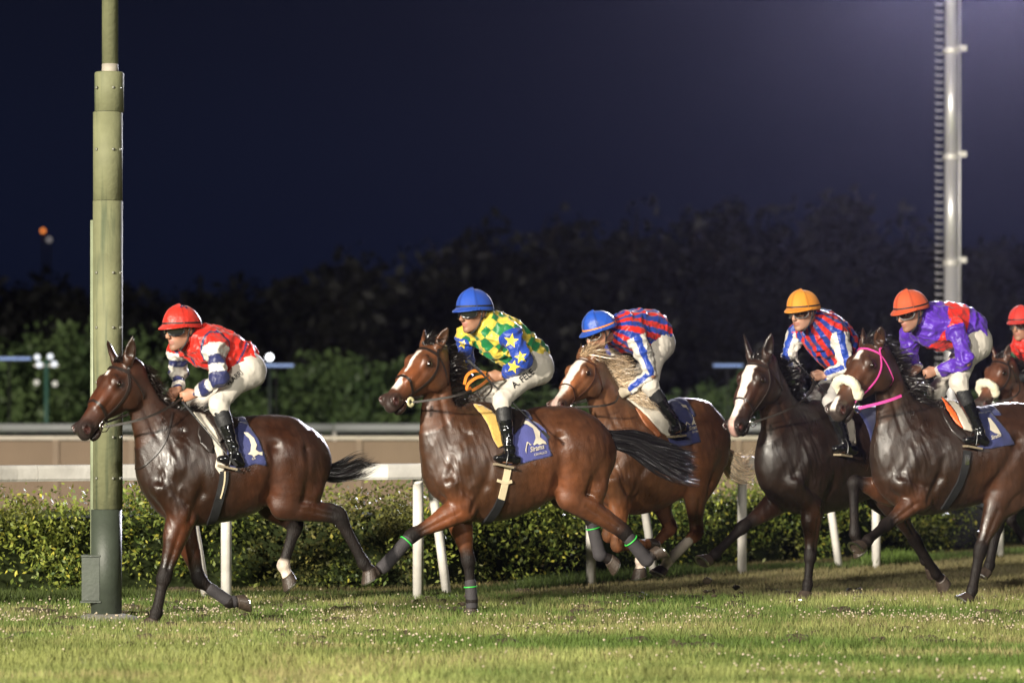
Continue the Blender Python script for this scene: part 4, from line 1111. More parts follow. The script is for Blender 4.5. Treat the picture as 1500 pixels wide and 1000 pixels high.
def build_jockey(D, g):
    fr = g['fr']; P = lambda q, l=0.0: fr.pt(q[0], q[1], q[2] if len(q) > 2 else l)
    tor = [(P((a, b, l)), r/fr.scale(P((a, b))), w) for a, b, r, w, l in D['torso']]
    nb = P(D['neck']); hc_ = P(D['head'])
    sn, sf = P(D['sn'], .19), P(D['sf'], -.19)
    en, ef = P(D['en'], .26), P(D['ef'], -.24)
    wn_, wf = P(D['wn'], .11), P(D['wf'], -.07)
    hn, hf = P(D['hn'], .08), P(D['hf'], -.05)
    leg = {s: [P(D['hip'], s*.10)]+[P(q, s*l) for q, l in zip(D['leg' if s > 0 else 'fleg'], (.23, .285, .30, .30))] for s in (1, -1)}
    a = R(D['yaw']); pt = R(D['pitch'])
    fx = np.array([-math.cos(a)*math.cos(pt), -math.sin(a)*math.cos(pt), -math.sin(pt)])@fr.M
    ly = np.cross([0, 0, 1.0], fx); ly /= np.linalg.norm(ly); uz = np.cross(fx, ly)
    if D.get('roll'):
        ca, sa = math.cos(R(D['roll'])), math.sin(R(D['roll'])); ly, uz = ly*ca+uz*sa, uz*ca-ly*sa
    Hd = np.stack([fx, ly, uz], 1); ks = D.get('hk', 1.16)
    hw = lambda x, y, z: hc_+Hd@(np.array([x, y, z])*ks)
    wt = sn-sf; wt /= np.linalg.norm(wt); wmid = wt+np.array([0, 1.0, 0]); wmid /= np.linalg.norm(wmid)
    pts = np.array([q[0] for q in tor]+[sn, sf, en, ef, wn_, wf, hn, hf, hc_, hw(.15, 0, .2), hw(-.1, 0, .1)]+leg[1]+leg[-1])
    # ---------------- body (one continuous figure)
    f = SDF(pts.min(0)-.14, pts.max(0)+.14, .0072)
    f.chain([(p, r*.80, w*.80) for p, r, w in tor], k=0, w=wmid, sub=3)
    f.chain([(tor[-1][0], .07, .08), (nb, .056, .056), (hw(-.02, 0, -.06), .050, .050)], k=.04)
    for S_, E_, W_ in ((sn, en, wn_), (sf, ef, wf)):
        f.chain([(S_, .052, .052), (S_*.5+E_*.5, .044, .044), (E_, .036, .036)], k=.03); f.chain([(E_, .036, .036), (E_*.6+W_*.4, .036, .034), (W_, .024, .028)], k=.02)
        f.chain([(tor[-1][0], .07, .07), (S_, .055, .055)], k=.04)
    for s in (1, -1):
        h, k_, an, toe, heel = leg[s]
        f.chain([(h, .09, .09), (h*.5+k_*.5, .072, .072), (k_, .050, .050)], k=.04); f.chain([(k_, .050, .050), (k_*.65+an*.35, .050, .046), (an, .032, .032)], k=.02)
        f.chain([(heel*.8+an*.2, .020, .020), (heel*.35+toe*.65, .016, .02)], k=.02)
    def he(p, r, k=.012, mode='add'): f.ell(hw(*p), np.array(r)*ks, Hd, k, mode)
    def hch(st, k=.01, mode='add'): f.chain([(hw(*p), r1*ks, r2*ks) for p, r1, r2 in st], k=k, w=Hd[:, 1], sub=3, mode=mode)
    he((-.012, 0, .035), (.098, .075, .090)); he((.030, 0, -.035), (.060, .060, .075), .03)
    he((.050, 0, -.075), (.040, .044, .045), .03)
    for s in (1, -1):
        hch([((.0, s*.052, -.055), .016, .012), ((.030, s*.045, -.090), .014, .012), ((.075, s*.012, -.112), .014, .012)], .03)
        he((.066, s*.042, -.030), (.022, .018, .017), .02)
        he((.090, s*.031, -.006), (.014, .017, .011), .012, 'cut')
        he((-.008, s*.076, -.018), (.018, .007, .030), .008); he((-.004, s*.084, -.018), (.010, .006, .018), .006, 'cut')
        he((.107, s*.012, -.044), (.009, .007, .007), .008)
    he((.080, 0, -.110), (.017, .020, .016), .015)
    hch([((.086, -.036, .014), .010, .008), ((.096, 0, .012), .010, .008), ((.086, .036, .014), .010, .008)], .015)
    hch([((.092, 0, .004), .009, .009), ((.108, 0, -.022), .010, .010), ((.118, 0, -.038), .011, .011)], .012)
    hch([((.084, -.022, -.068), .006, .005), ((.099, 0, -.064), .008, .007), ((.084, .022, -.068), .006, .005)], .008)
    hch([((.082, -.019, -.080), .006, .006), ((.096, 0, -.081), .009, .008), ((.082, .019, -.080), .006, .006)], .008)
    hch([((.092, -.024, -.073), .003, .003), ((.106, 0, -.072), .003, .003), ((.092, .024, -.073), .003, .003)], .004, 'cut')
    # hands: palm, four curled fingers and a thumb
    kn_all = []
    for W_, K_, s in ((wn_, hn, 1), (wf, hf, -1)):
        d = K_-W_; d /= np.linalg.norm(d); inn = np.array([0, -s*1.0, 0]); inn -= d*d.dot(inn); inn /= np.linalg.norm(inn)
        ac = np.cross(d, inn)*1.0
        if ac[2] > 0: ac = -ac                      # towards the little finger
        pc = W_+d*.062
        f.chain([(W_, .026, .024), (W_+d*.03+inn*.002, .034, .020), (pc, .040, .019), (pc+d*.022, .039, .017)], k=.015, w=inn, sub=3)
        for j in range(4):
            b0 = pc+d*.024+ac*(-.030+.0195*j); l = (.030, .034, .032, .025)[j]
            b1 = b0+d*l*.8+inn*.010+ac*.002; b2 = b1+inn*l*.85-d*.004; b3 = b2-d*l*.7+inn*.004
            f.chain([(b0, .0108, .0108), (b1, .0100, .0100), (b2, .0092, .0092), (b3, .0082, .0082)], k=.006, w=ac, sub=1)
        t0 = W_+d*.028-ac*.026; t1 = t0+d*.030-ac*.016+inn*.012; t2 = t1+d*.026+inn*.016+ac*.010
        f.chain([(t0, .014, .013), (t1, .0115, .011), (t2, .0095, .0095)], k=.012, w=inn, sub=1)
        kn_all.append(pc+d*.028+inn*.016)
    V, Q = f.mesh(); V = smooth_verts(V, Q, 1, .3)
    loc = (V-hc_)@Hd/ks; X, Y, Z = loc.T; n = fbm(V, 30, 2, 2)
    onh = np.linalg.norm(loc, axis=1) < .16
    tone = np.array(D.get('skin', (.35, .175, .108))); c = np.tile(tone, (len(V), 1))*(.86+.28*n)[:, None]
    st = np.exp(-((Z+.095)/.035)**2)*(X > .0)*onh*D.get('stubble', .25); c = soft(st, c, np.array([.10, .07, .06]))
    lip = ((np.abs(Z+.073) < .014) & (np.abs(Y) < .024) & (X > .075) & onh)*.55; c = soft(lip*1.0, c, np.array([.33, .11, .09]))
    ck = np.exp(-(((np.abs(Y)-.045)/.02)**2+((Z+.035)/.02)**2))*onh*.25; c = soft(ck, c, np.array([.50, .18, .12]))
    br_ = ((np.abs(Z-.016) < .006) & (np.abs(np.abs(Y)-.032) < .018) & (X > .06) & onh)*.8; c = soft(br_*1.0, c, np.array([.03, .02, .015]))
    hair = sstep(.0, .012, Z-.01+.9*X+.02*(n-.5)-.02)*0+((X < .012) & (Z > -.045) & onh & (np.linalg.norm((loc-np.array([-.005, 0, -.018]))/np.array([.03, 1, .04]), axis=1) > 1))*1.0
    c = soft(hair, c, np.array([.02, .014, .010]))
    for W_, key in ((wn_, 'gn'), (wf, 'gf')):
        if key in D:
            d_ = np.linalg.norm(V-(W_+(hn-wn_ if key == 'gn' else hf-wf)*.8), axis=1) < .11; c[d_] = D[key]
    offw = P(D['hip']); offw = np.array([offw[0], 0, P(D['leg'][2], .3)[2]]); O = fr.O+fr.M@offw
    root = empty('person', O, fr.rz); tag(root, D['label'], 'person', 'jockeys riding the horses')
    def part(name, V_, F_, mat, parent=root, smooth=True, cols=None):
        return link(name, mesh_np(name, np.asarray(V_)-offw, F_, mat, smooth, cols), parent)
    body = part('body', V, Q, M_SKIN, cols=c)
    # ---------------- silks
    f = SDF(pts.min(0)-.14, pts.max(0)+.14, .0078)
    cb = D.get('bulk', 1.0)
    low = tor[0][0]; 
    f.chain([(p, r*(1.02 if i else .92), w*(1.0 if i else .95)) for i, (p, r, w) in enumerate(tor)], k=0, w=wmid, sub=4)
    for S_, E_, W_ in ((sn, en, wn_), (sf, ef, wf)):
        W2 = W_+(E_-W_)*.10
        f.chain([(tor[-1][0]*.6+tor[-2][0]*.4, .10, .10), (S_, .074, .074)], k=.05)
        f.chain([(S_, .072, .070), (S_*.5+E_*.5, .064, .062), (E_+(S_-E_)*.06, .055, .053)], k=.03)
        f.chain([(E_, .052, .050), (E_*.6+W2*.4, .048, .045), (W2+(E_-W2)*.12, .044, .042), (W2, .034, .034)], k=.03)
    f.chain([(nb+(tor[-1][0]-nb)*.6, .085, .085), (nb, .064, .062)], k=.04)
    # cut hem along the waist
    ax = tor[-1][0]-tor[0][0]; L = np.linalg.norm(ax); u = ax/L
    V, Q = f.mesh(); N = normals(V, Q)
    arml = np.full(len(V), 9.0); ta = np.zeros(len(V)); outer = np.zeros(len(V))
    for S_, E_, W_ in ((sn, en, wn_), (sf, ef, wf)):
        for a0, a1, o in ((S_, E_, 0), (E_, W_, 1)):
            t, d = seg_t(V, a0, a1); b_ = d < arml; arml = np.where(b_, d, arml); ta = np.where(b_, t+o if o else np.minimum(t, 1), ta)
            v = V-(a0+np.clip(t, 0, 1)[:, None]*(a1-a0)); ud = (a1-a0)/np.linalg.norm(a1-a0)
            od = np.array([.6, .75, .3]) if S_ is sn else np.array([.8, .1, .3]); od -= ud*ud.dot(od); od /= np.linalg.norm(od)
            outer = np.where(b_, (v@od)/(np.linalg.norm(v, axis=1)+1e-6), outer)
    tord = np.full(len(V), 9.0)
    for i in range(len(tor)-1):
        t, d = seg_t(V, tor[i][0], tor[i+1][0]); tord = np.minimum(tord, d-(tor[i][1]*.5+tor[i][2]*.5))
    arm = (arml-.072 < tord+.012) & (ta > .02)
    # folds
    wp = V+.035*np.stack([vnoise(V, 7, 1+D['seed']), vnoise(V, 7, 2+D['seed']), vnoise(V, 7, 3+D['seed'])], 1)
    r1 = (1-np.abs(2*vnoise(wp@np.array([[1, .3, 0], [0, 1, .4], [.5, 0, 1]]), 13, 5+D['seed'])-1))**2
    r2 = (1-np.abs(2*vnoise(wp, 26, 8+D['seed'])-1))**2
    bend = np.exp(-((ta-1.0)/.35)**2)*arm
    V = V+N*((r1-.4)*.024*cb+(r2-.4)*(.009+.005*bend)+(vnoise(V, 6, 4+D['seed'])-.5)*.018)[:, None]
    V = smooth_verts(V, Q, 1, .3)
    al = (V-tor[0][0])@u; rel = V-(tor[0][0]+al[:, None]*u); fv = np.cross(wmid, u); fv /= np.linalg.norm(fv)
    if fv[2] > 0: fv = -fv
    b_ = rel@wmid; fr_ = rel@fv; ang = np.arctan2(b_, fr_)
    q = dict(V=V, a=al/L, al=al, b=b_, front=fr_, ang=ang, arm=arm, armd=arml, ta=ta, outer=outer)
    cs = D['silk'](q); cs = cs*(.93+.14*vnoise(V, 30, 3))[:, None]
    # hem: drop faces below the waist line
    keep = (al > -.02) | arm
    Q2 = Q[keep[Q].all(1)]
    jk = part('silk_jacket', V, Q2, M_SILK, cols=cs)
    jb = bvh_of(V, Q2)
    # ---------------- breeches
    lp = np.array([q_ for s in (1, -1) for q_ in leg[s]]+[tor[0][0], tor[1][0]])
    f = SDF(lp.min(0)-.2, lp.max(0)+.2, .010)
    p0_, r0, w0 = tor[0]; 
    f.chain([(p0_, r0*1.0, w0*.98), (tor[1][0], tor[1][1]*.93, tor[1][2]*.93)], k=0, w=wmid)
    for s in (1, -1):
        h, k_, an, toe, heel = leg[s]; kr = .066
        bt = k_*.78+an*.22
        hb = h+np.array([-.02, 0, -.01])
        f.chain([(hb, r0*.92, .10), (h*.62+k_*.38, .087, .080), (h*.25+k_*.75, .070, .066), (k_, kr, .064)], k=.05, sub=4)
        f.chain([(k_, kr, .064), (bt, .056, .054)], k=.03)
    V, Q = f.mesh(); N = normals(V, Q)
    wp = V+.03*np.stack([vnoise(V, 8, 1), vnoise(V, 8, 2), vnoise(V, 8, 3)], 1)
    kd = np.minimum(np.linalg.norm(V-leg[1][1], axis=1), np.linalg.norm(V-leg[-1][1], axis=1)); hd = np.linalg.norm(V-leg[1][0], axis=1)
    r1 = (1-np.abs(2*vnoise(wp, 20, 6+D['seed'])-1))**3
    V = V+N*((r1-.25)*(.003+.007*np.exp(-(kd/.12)**2)+.004*np.exp(-(hd/.14)**2)))[:, None]; V = smooth_verts(V, Q, 1, .3)
    bc = np.array(D.get('breeches', (.52, .48, .42))); 
    bch = part('breeches', V, Q, M_CLOTH, cols=np.tile(bc, (len(V), 1))*(.93+.12*fbm(V, 12, 3, 2))[:, None])
    bb = bvh_of(V, Q)
    # ---------------- boots
    for s in (1, -1):
        h, k_, an, toe, heel = leg[s]; bt = k_*.84+an*.16; bm = k_*.62+an*.38
        f = SDF(np.min([bt, an, toe, heel], 0)-.13, np.max([bt, an, toe, heel], 0)+.13, .0085)
        f.chain([(bt, .062, .060), (bm, .060, .056), (k_*.3+an*.7, .047, .045), (an, .043, .042)], k=0)
        ff = an*.35+(heel*.5+toe*.5)*.65
        f.chain([(heel+(an-heel)*.35, .036, .034), (ff, .036, .038), (toe+(heel-toe)*.12+np.array([0, 0, .012]), .027, .038)], k=.03)
        V, Q = f.mesh(); N = normals(V, Q)
        dd = np.linalg.norm(V-an, axis=1); r1 = (1-np.abs(2*vnoise(V*np.array([1, 1, 2.2]), 18, 3+D['seed'])-1))**2
        V = V+N*((r1-.3)*.010*np.exp(-(dd/.13)**2)+(r1-.3)*.002)[:, None]
        t, _ = seg_t(V, bt, an)
        fm = (t[Q].mean(1) < .30).astype(int)
        me = mesh_np('boot', V-offw, Q, [M_BOOT, M_CHAP], True, fmat=fm); bo = link('boot', me, root)
        # stirrup: tread plate and the bow over the foot
        b = MB(); m = toe*.62+heel*.38; dv = (heel-toe)/np.linalg.norm(heel-toe); dn = np.cross(dv, [0, 1, 0]); dn /= np.linalg.norm(dn)
        if dn[2] > 0: dn = -dn
        Rm = np.stack([dv, [0, 1, 0], -dn], 1)
        b.box(m+dn*.036, (.135, .10, .016), 0, Rm)
        bow = [m+dn*.03+np.array([0, y_, 0])+(-dn)*z_ for y_, z_ in [(.055, 0), (.058, .05), (.045, .10), (0, .135), (-.045, .10), (-.058, .05), (-.055, 0)]]
        so_ = part('stirrup', np.concatenate(b.v), b.f, M_SOLE, root, False); b = MB(); b.tube(spline(bow, 20), .0045, 8); part('bow', np.concatenate(b.v), b.f, M_IRON, so_, True)
    # ---------------- helmet
    hcol = np.array(D['cap']); nph, nth = 14, 48; Vh = []; Ch = []
    for sh in (0, 1):
        for i in range(nph+1):
            for j in range(nth):
                th = 2*math.pi*j/nth; ph = i/nph
                zr = .024-.030*(1-math.cos(th))/2*1.2      # rim is lower at the back
                pz = math.cos(ph*math.pi/2)
                rr = math.sin(ph*math.pi/2)**.92
                x = .132*rr*math.cos(th)-.014; y = .110*rr*math.sin(th); z = zr+(.132-(zr-.02)*.5)*pz**.92
                if sh: x = (x+.012)*.94-.012; y *= .94; z -= .005
                seam = min(abs((th % (math.pi/3))-0), abs((th % (math.pi/3))-math.pi/3))
                w_ = 0 if sh else (.0018*math.cos(min(seam*14, math.pi))+.0035*(vnoise(np.array([[x*9, y*9, z*9+D['seed']]]), 1.6)[0]-.5)*(2 if D.get('capsilk') else .4))
                p = np.array([x, y, z]); nn = p/np.linalg.norm(p)
                Vh.append(hw(*(p+nn*w_))); 
                cc = hcol*(.96+.08*random.Random(i*97+j).random())*(.62 if seam < .07 and ph > .1 else 1)
                Ch.append(cc)
    n1 = (nph+1)*nth; Fh = []
    for sh in (0, 1):
        for i in range(nph):
            for j in range(nth):
                q_ = (sh*n1+i*nth+j, sh*n1+(i+1)*nth+j, sh*n1+(i+1)*nth+(j+1) % nth, sh*n1+i*nth+(j+1) % nth)
                Fh.append(q_ if not sh else q_[::-1])
    for j in range(nth): Fh.append((nph*nth+j, n1+nph*nth+j, n1+nph*nth+(j+1) % nth, nph*nth+(j+1) % nth))
    hel = part('helmet', Vh, Fh, M_SILK if D.get('capsilk', 1) else M_CLOTH, cols=np.array(Ch)); hb = BVHTree.FromPolygons([Vector(v) for v in Vh], Fh)
    # peak
    Vp = []; m = 17
    for i in range(m):
        th = R(-68+136*i/(m-1)); e = math.cos(th*90/68*.98) if False else math.cos(th)**.6
        xi, yi = .122*math.cos(th)-.014, .107*math.sin(th); ext = .052*max(0, math.cos(th*1.3))**.7
        for (qx, qz) in ((0, .034), (1, .018), (1, .012), (0, .026)):
            Vp.append(hw(xi+ext*qx, yi*(1+.06*qx), qz+.006*math.cos(th)*(1-qx)))
    Fp = [(i*4+a_, i*4+(a_+1) % 4, (i+1)*4+(a_+1) % 4, (i+1)*4+a_) for i in range(m-1) for a_ in range(4)]+[(3, 2, 1, 0), tuple((m-1)*4+a_ for a_ in range(4))]
    part('helmet_peak', Vp, Fp, M_SILK, hel, False, np.tile(hcol*.9, (len(Vp), 1)))
    if 0: part('cap_button', *(lambda b: (b.lathe([(.001, .004), (.006, .003), (.008, .001), (.008, -.004)], hw(-.014, 0, .156), 10, M=Hd), (np.concatenate(b.v), b.f))[1])(MB()), M_SILK, hel, True, np.tile(hcol, (40, 1)))
    # band round the helmet
    th = np.linspace(0, 2*math.pi, 41); band = [hw(.132*math.cos(t)-.014, .110*math.sin(t), .046-.026*(1-math.cos(t))/2) for t in th]
    v_, f_ = ribbon_on(hb, band[:-1], .012, .003, .001, 1, True); part('helmet_band', v_, f_, D.get('band', M_BLACKC), hel, False)
    # ---------------- goggles
    gl = M_GOGD if D['gog'] == 'dark' else M_GOGC
    for s in (1, -1):
        Vg = []; nx, nz = 13, 7
        for lay in (0, .004):
            for i in range(nx):
                t = i/(nx-1); an_ = R(7+58*t)*s
                for j in range(nz):
                    h = (j/(nz-1)*2-1); hh = .029*(1-abs(2*t-1)**3.2*.7)
                    rx, ry = .116-.012*t+lay, .086+lay
                    Vg.append(hw(rx*math.cos(an_)-.0, ry*math.sin(an_), -.003+h*hh-.004*t))
        F1 = [(i*nz+j, (i+1)*nz+j, (i+1)*nz+j+1, i*nz+j+1) for i in range(nx-1) for j in range(nz-1)]; n_ = nx*nz
        F2 = [tuple(x_+n_ for x_ in q_[::-1]) for q_ in F1]
        rim = [(i, 0) for i in range(nx)]+[(nx-1, j) for j in range(1, nz)]+[(i, nz-1) for i in range(nx-2, -1, -1)]+[(0, j) for j in range(nz-2, 0, -1)]
        ri = [a_*nz+b2 for a_, b2 in rim]; F3 = [(ri[q_], ri[(q_+1) % len(ri)], ri[(q_+1) % len(ri)]+n_, ri[q_]+n_) for q_ in range(len(ri))]
        go = part('goggle_lens', Vg, F1+F2+F3, gl, root)
        rp = [np.array(Vg[n_+r_]) for r_ in ri]; rp.append(rp[0]); b = MB(); b.tube(rp, .0042, 6, caps=False)
        part('goggle_frame', np.concatenate(b.v), b.f, M_RUB if D['gog'] == 'dark' else M_FRAME, go)
    b = MB(); b.tube([hw(.117, -.014, .003), hw(.121, 0, .005), hw(.117, .014, .003)], .005, 6)
    for s in (1, -1):
        b.tube(spline([hw(.045, s*.080, 0), hw(.01, s*.086, .012), hw(-.05, s*.084, .010), hw(-.10, s*.05, .0), hw(-.115, 0, -.005)], 10), .006, 6)
    part('goggle_strap', np.concatenate(b.v), b.f, M_BLACKC)
    for s in (1, -1):
        if D['gog'] == 'clear':
            b = MB(); b.lathe([(.011*math.sin(q_), .011*math.cos(q_)) for q_ in np.linspace(.1, 3.04, 7)], hw(.078, s*.031, -.004), 10, M=Hd); ey = part('eye', np.concatenate(b.v), b.f, M_WHITEEYE)
            b = MB(); b.lathe([(.0052*math.sin(q_), .0052*math.cos(q_)) for q_ in np.linspace(.1, 3.04, 7)], hw(.087, s*.031, -.005), 8, M=Hd); part('iris', np.concatenate(b.v), b.f, M_IRIS, ey)
    # chin strap
    for s in (1, -1):
        b = MB(); b.tube(spline([hw(.01, s*.100, .02), hw(.012, s*.084, -.03), hw(.026, s*.066, -.085), hw(.050, s*.03, -.128), hw(.056, 0, -.132)], 12), .0055, 6)
        b.tube(spline([hw(-.035, s*.096, .012), hw(-.022, s*.082, -.03), hw(.012, s*.076, -.055)], 6), .005, 6)
        part('chin_strap', np.concatenate(b.v), b.f, M_BLACKC)
    g['J'] = dict(D=D, root=root, part=part, jb=jb, bb=bb, jk=jk, bch=bch, hel=hel, hb=hb, grip=kn_all, hw=hw, off=offw, sn=sn)
    return g['J']

JOCKEYS = [
 dict(label='jockey in red silks with navy and white hooped sleeves, leading the race', seed=1, silk=col_j1, cap=(.50, .022, .012), capsilk=1, gog='dark', stubble=.45,
  torso=[(360,541,28,.16,0),(347,526,28,.16,0),(326,515,31,.175,0),(304,507,31,.185,.01),(290,500,25,.165,.02)], neck=(283,497,.04), head=(265,481,.08), yaw=46, pitch=8,
  sn=(315,507), sf=(262,512), en=(320,555,.30), ef=(262,546), wn=(288,576), wf=(261,570), hn=(264,582), hf=(250,580),
  hip=(361,541), leg=[(320,592),(345,668),(320,674),(356,682)], fleg=[(284,594),(305,668),(282,676),(316,682)]),
 dict(label='jockey in green and yellow checked silks, blue sleeves with yellow stars', seed=2, silk=col_j2, cap=(.012, .06, .36), capsilk=0, gog='dark', stubble=.15,
  torso=[(782,535,28,.16,0),(769,518,28,.16,0),(748,503,32,.175,0),(728,491,32,.185,.01),(714,481,25,.165,.02)], neck=(709,472,.04), head=(694,456,.08), yaw=42, pitch=8,
  skin=(.29, .145, .085), sn=(746,487), sf=(683,492), en=(768,526,.30), ef=(682,530), wn=(737,551), wf=(684,556), hn=(712,552), hf=(676,561),
  hip=(784,537), leg=[(735,586),(746,660),(724,672),(762,680)], fleg=[(696,590),(706,662),(684,672),(722,680)]),
 dict(label='crouching jockey in blue cap and red and blue striped silks on the chestnut', seed=3, silk=col_stripes, cap=(.012, .07, .40), capsilk=1, gog='clear', stubble=.1, band=M_ORANGE, gn=(.42, .36, .27),
  torso=[(962,502,27,.16,0),(956,490,30,.16,0),(940,486,31,.175,0),(921,486,30,.185,.01),(908,485,24,.165,.02)], neck=(900,487,.03), head=(878,484,.06), yaw=30, pitch=24,
  sn=(931,492), sf=(899,497), en=(954,548,.27), ef=(900,545), wn=(921,573), wf=(905,575), hn=(903,579), hf=(888,580),
  hip=(962,503), leg=[(952,566),(986,615),(981,633),(1006,630)], fleg=[(930,572),(960,620),(950,634),(975,634)]),
 dict(label='jockey in orange cap, red and blue vertically striped silks and white sleeves', seed=4, silk=col_stripes, cap=(.62, .23, .02), capsilk=0, gog='clear', stubble=.2, gf=(.012, .012, .013), breeches=(.42, .40, .38),
  torso=[(1244,540,28,.16,0),(1236,522,29,.16,0),(1222,504,33,.175,0),(1207,489,32,.185,.01),(1197,479,25,.165,.02)], neck=(1191,470,.04), head=(1176,455,.08), yaw=48, pitch=12,
  skin=(.37, .20, .135), sn=(1229,488), sf=(1167,488), en=(1240,538,.28), ef=(1155,522), wn=(1208,550), wf=(1166,545), hn=(1186,551), hf=(1170,560),
  hip=(1244,542), leg=[(1218,588),(1238,650),(1220,658),(1258,664)], fleg=[(1188,586),(1196,650),(1180,660),(1210,664)]),
 dict(label='jockey in purple silks with red chest hoop and plain dark orange cap', seed=5, silk=col_j5, cap=(.50, .075, .022), capsilk=0, gog='clear', stubble=.3,
  torso=[(1424,500,29,.165,0),(1417,488,31,.165,0),(1397,480,34,.18,0),(1375,477,33,.19,.01),(1362,473,26,.17,.02)], neck=(1354,471,.04), head=(1334,455,.08), yaw=36, pitch=18,
  skin=(.31, .155, .10), sn=(1398,478), sf=(1334,487), en=(1416,530,.30), ef=(1333,522), wn=(1374,543), wf=(1345,540), hn=(1351,549), hf=(1330,548),
  hip=(1425,501), leg=[(1404,560),(1436,636),(1412,646),(1446,652)], fleg=[(1372,572),(1398,640),(1380,650),(1412,654)]),
 dict(label='jockey in red cap cut off by the right edge of the frame', seed=6, silk=col_j6, cap=(.55, .03, .02), capsilk=0, gog='clear', stubble=.2, gn=(.012, .012, .013), gf=(.012, .012, .013),
  torso=[(1560,545,23,.16,0),(1549,530,24,.16,0),(1533,519,27,.175,0),(1517,511,27,.185,.01),(1506,505,21,.165,.02)], neck=(1502,497,.03), head=(1497,474,.05), yaw=52, pitch=8,
  sn=(1526,508), sf=(1491,512), en=(1530,548,.28), ef=(1488,538), wn=(1504,552), wf=(1490,556), hn=(1488,556), hf=(1478,560),
  hip=(1562,546), leg=[(1530,590),(1546,645),(1528,655),(1556,660)], fleg=[(1505,590),(1518,645),(1500,655),(1528,660)]),
]
for d, g_ in zip(JOCKEYS, G): build_jockey(d, g_)
print('jockeys', _t.time()-_t0)

# prints on the clothes
def jprint(g, name, VF, mat, parent):
    if len(VF[1]): g['J']['part'](name, VF[0], VF[1], mat, parent, False)
g = G[0]; J = g['J']
jprint(g, 'lettering', decal_text(g['fr'], J['bb'], 'M.ARRI', 335, 565, 7.6, -39, .006, 0, .82, .008), M_INK, J['bch'])
jprint(g, 'cap_star', cut_shape(g['fr'], J['hb'], star_px(270, 445, 9, 10), .003, 2.0), pmat('navy satin', (.02, .025, .09), .4), J['hel'])
g = G[1]; J = g['J']
jprint(g, 'lettering', decal_text(g['fr'], J['bb'], 'A. FELE', 753, 569, 8.6, -37, .006, 0, .98, .016), M_INK, J['bch'])
for x, y, r, ro in ((749,499,11.5,8),(763,523,10,-12),(752,537,10.5,14),(678,504,7.5,20),(680,535,8.5,0)):
    jprint(g, 'sleeve_star', cut_shape(g['fr'], J['jb'], star_px(x, y, r, ro), .003, 2.0), M_GOLDW, J['jk'])
b = MB(); b.tube(spline([g['fr'].pt(790, 520, .1), g['fr'].pt(793, 528, .1), g['fr'].pt(791, 537, .1)], 6), .003, 5)

# reins and whips
def reins(g, mat=M_REIN, grip=None, sag=.03, first=False):
    J = g['J']; br = g['bridle']
    for s, b0, h in zip((1, -1), g['bit'], J['grip']):
        t = np.linspace(0, 1, 16)[:, None]; mid = (b0+h)/2; n = np.array([0, (.26 if grip is not None and not first else .17) if s > 0 else -.22, 0])
        P = b0+(h-b0)*t+np.array([0, 0, -sag])*np.sin(t*np.pi)+n*np.sin(t*np.pi)
        def flat(P_, w, m, nm):
            T = np.gradient(P_, axis=0); T /= np.linalg.norm(T, axis=1)[:, None]; B = np.cross(T, [0, 1.0, 0]); B /= np.linalg.norm(B, axis=1)[:, None]; Nn = np.cross(B, T)
            V = np.concatenate([P_-B*w/2-Nn*.002, P_+B*w/2-Nn*.002, P_+B*w/2+Nn*.002, P_-B*w/2+Nn*.002]); k = len(P_)
            F = [(a*k+i, a*k+i+1, ((a+1) % 4)*k+i+1, ((a+1) % 4)*k+i) for a in range(4) for i in range(k-1)]
            g['part'](nm, V, F, m, br, False)
        if grip is None: flat(P, .016, mat, 'rein')
        elif first: flat(P[:8], .022, grip, 'rein'); flat(P[7:], .014, mat, 'rein')
        else:
            flat(P[:10], .016, mat, 'rein'); flat(P[9:], .022, grip, 'rein')
        # the slack loop hanging from the hands
        lp = spline([h, h+np.array([-.01, -s*.02, -.10]), h+np.array([.06, -s*.05, -.16]), h+np.array([.10, -s*.06, -.06])], 12)
        flat(lp, .014, mat, 'rein')
for i, g in enumerate(G): reins(g, grip=M_ORANGE if i == 1 else (M_PINK if i == 4 else None), mat=M_REIN, first=i == 4)
g = G[1]; fr = g['fr']; h = g['J']['grip'][0]
def flatloop(g, pts, w, m, nm='rein'):
    P_ = spline(pts, 18); T = np.gradient(P_, axis=0); T /= np.linalg.norm(T, axis=1)[:, None]; B = np.cross(T, [0, 1.0, 0]); B /= np.linalg.norm(B, axis=1)[:, None]; Nn = np.cross(B, T)
    V = np.concatenate([P_-B*w/2-Nn*.002, P_+B*w/2-Nn*.002, P_+B*w/2+Nn*.002, P_-B*w/2+Nn*.002]); k = len(P_)
    F = [(a*k+i, a*k+i+1, ((a+1) % 4)*k+i+1, ((a+1) % 4)*k+i) for a in range(4) for i in range(k-1)]
    g['part'](nm, V, F, m, g['bridle'], False)
flatloop(g, [fr.pt(712, 546, .1), fr.pt(695, 543, .12), fr.pt(684, 550, .13), fr.pt(680, 563, .14)], .022, M_ORANGE)
flatloop(g, [fr.pt(712, 550, .1), fr.pt(698, 553, .12), fr.pt(686, 562, .13), fr.pt(684, 570, .13), fr.pt(690, 568, .1)], .022, M_ORANGE)

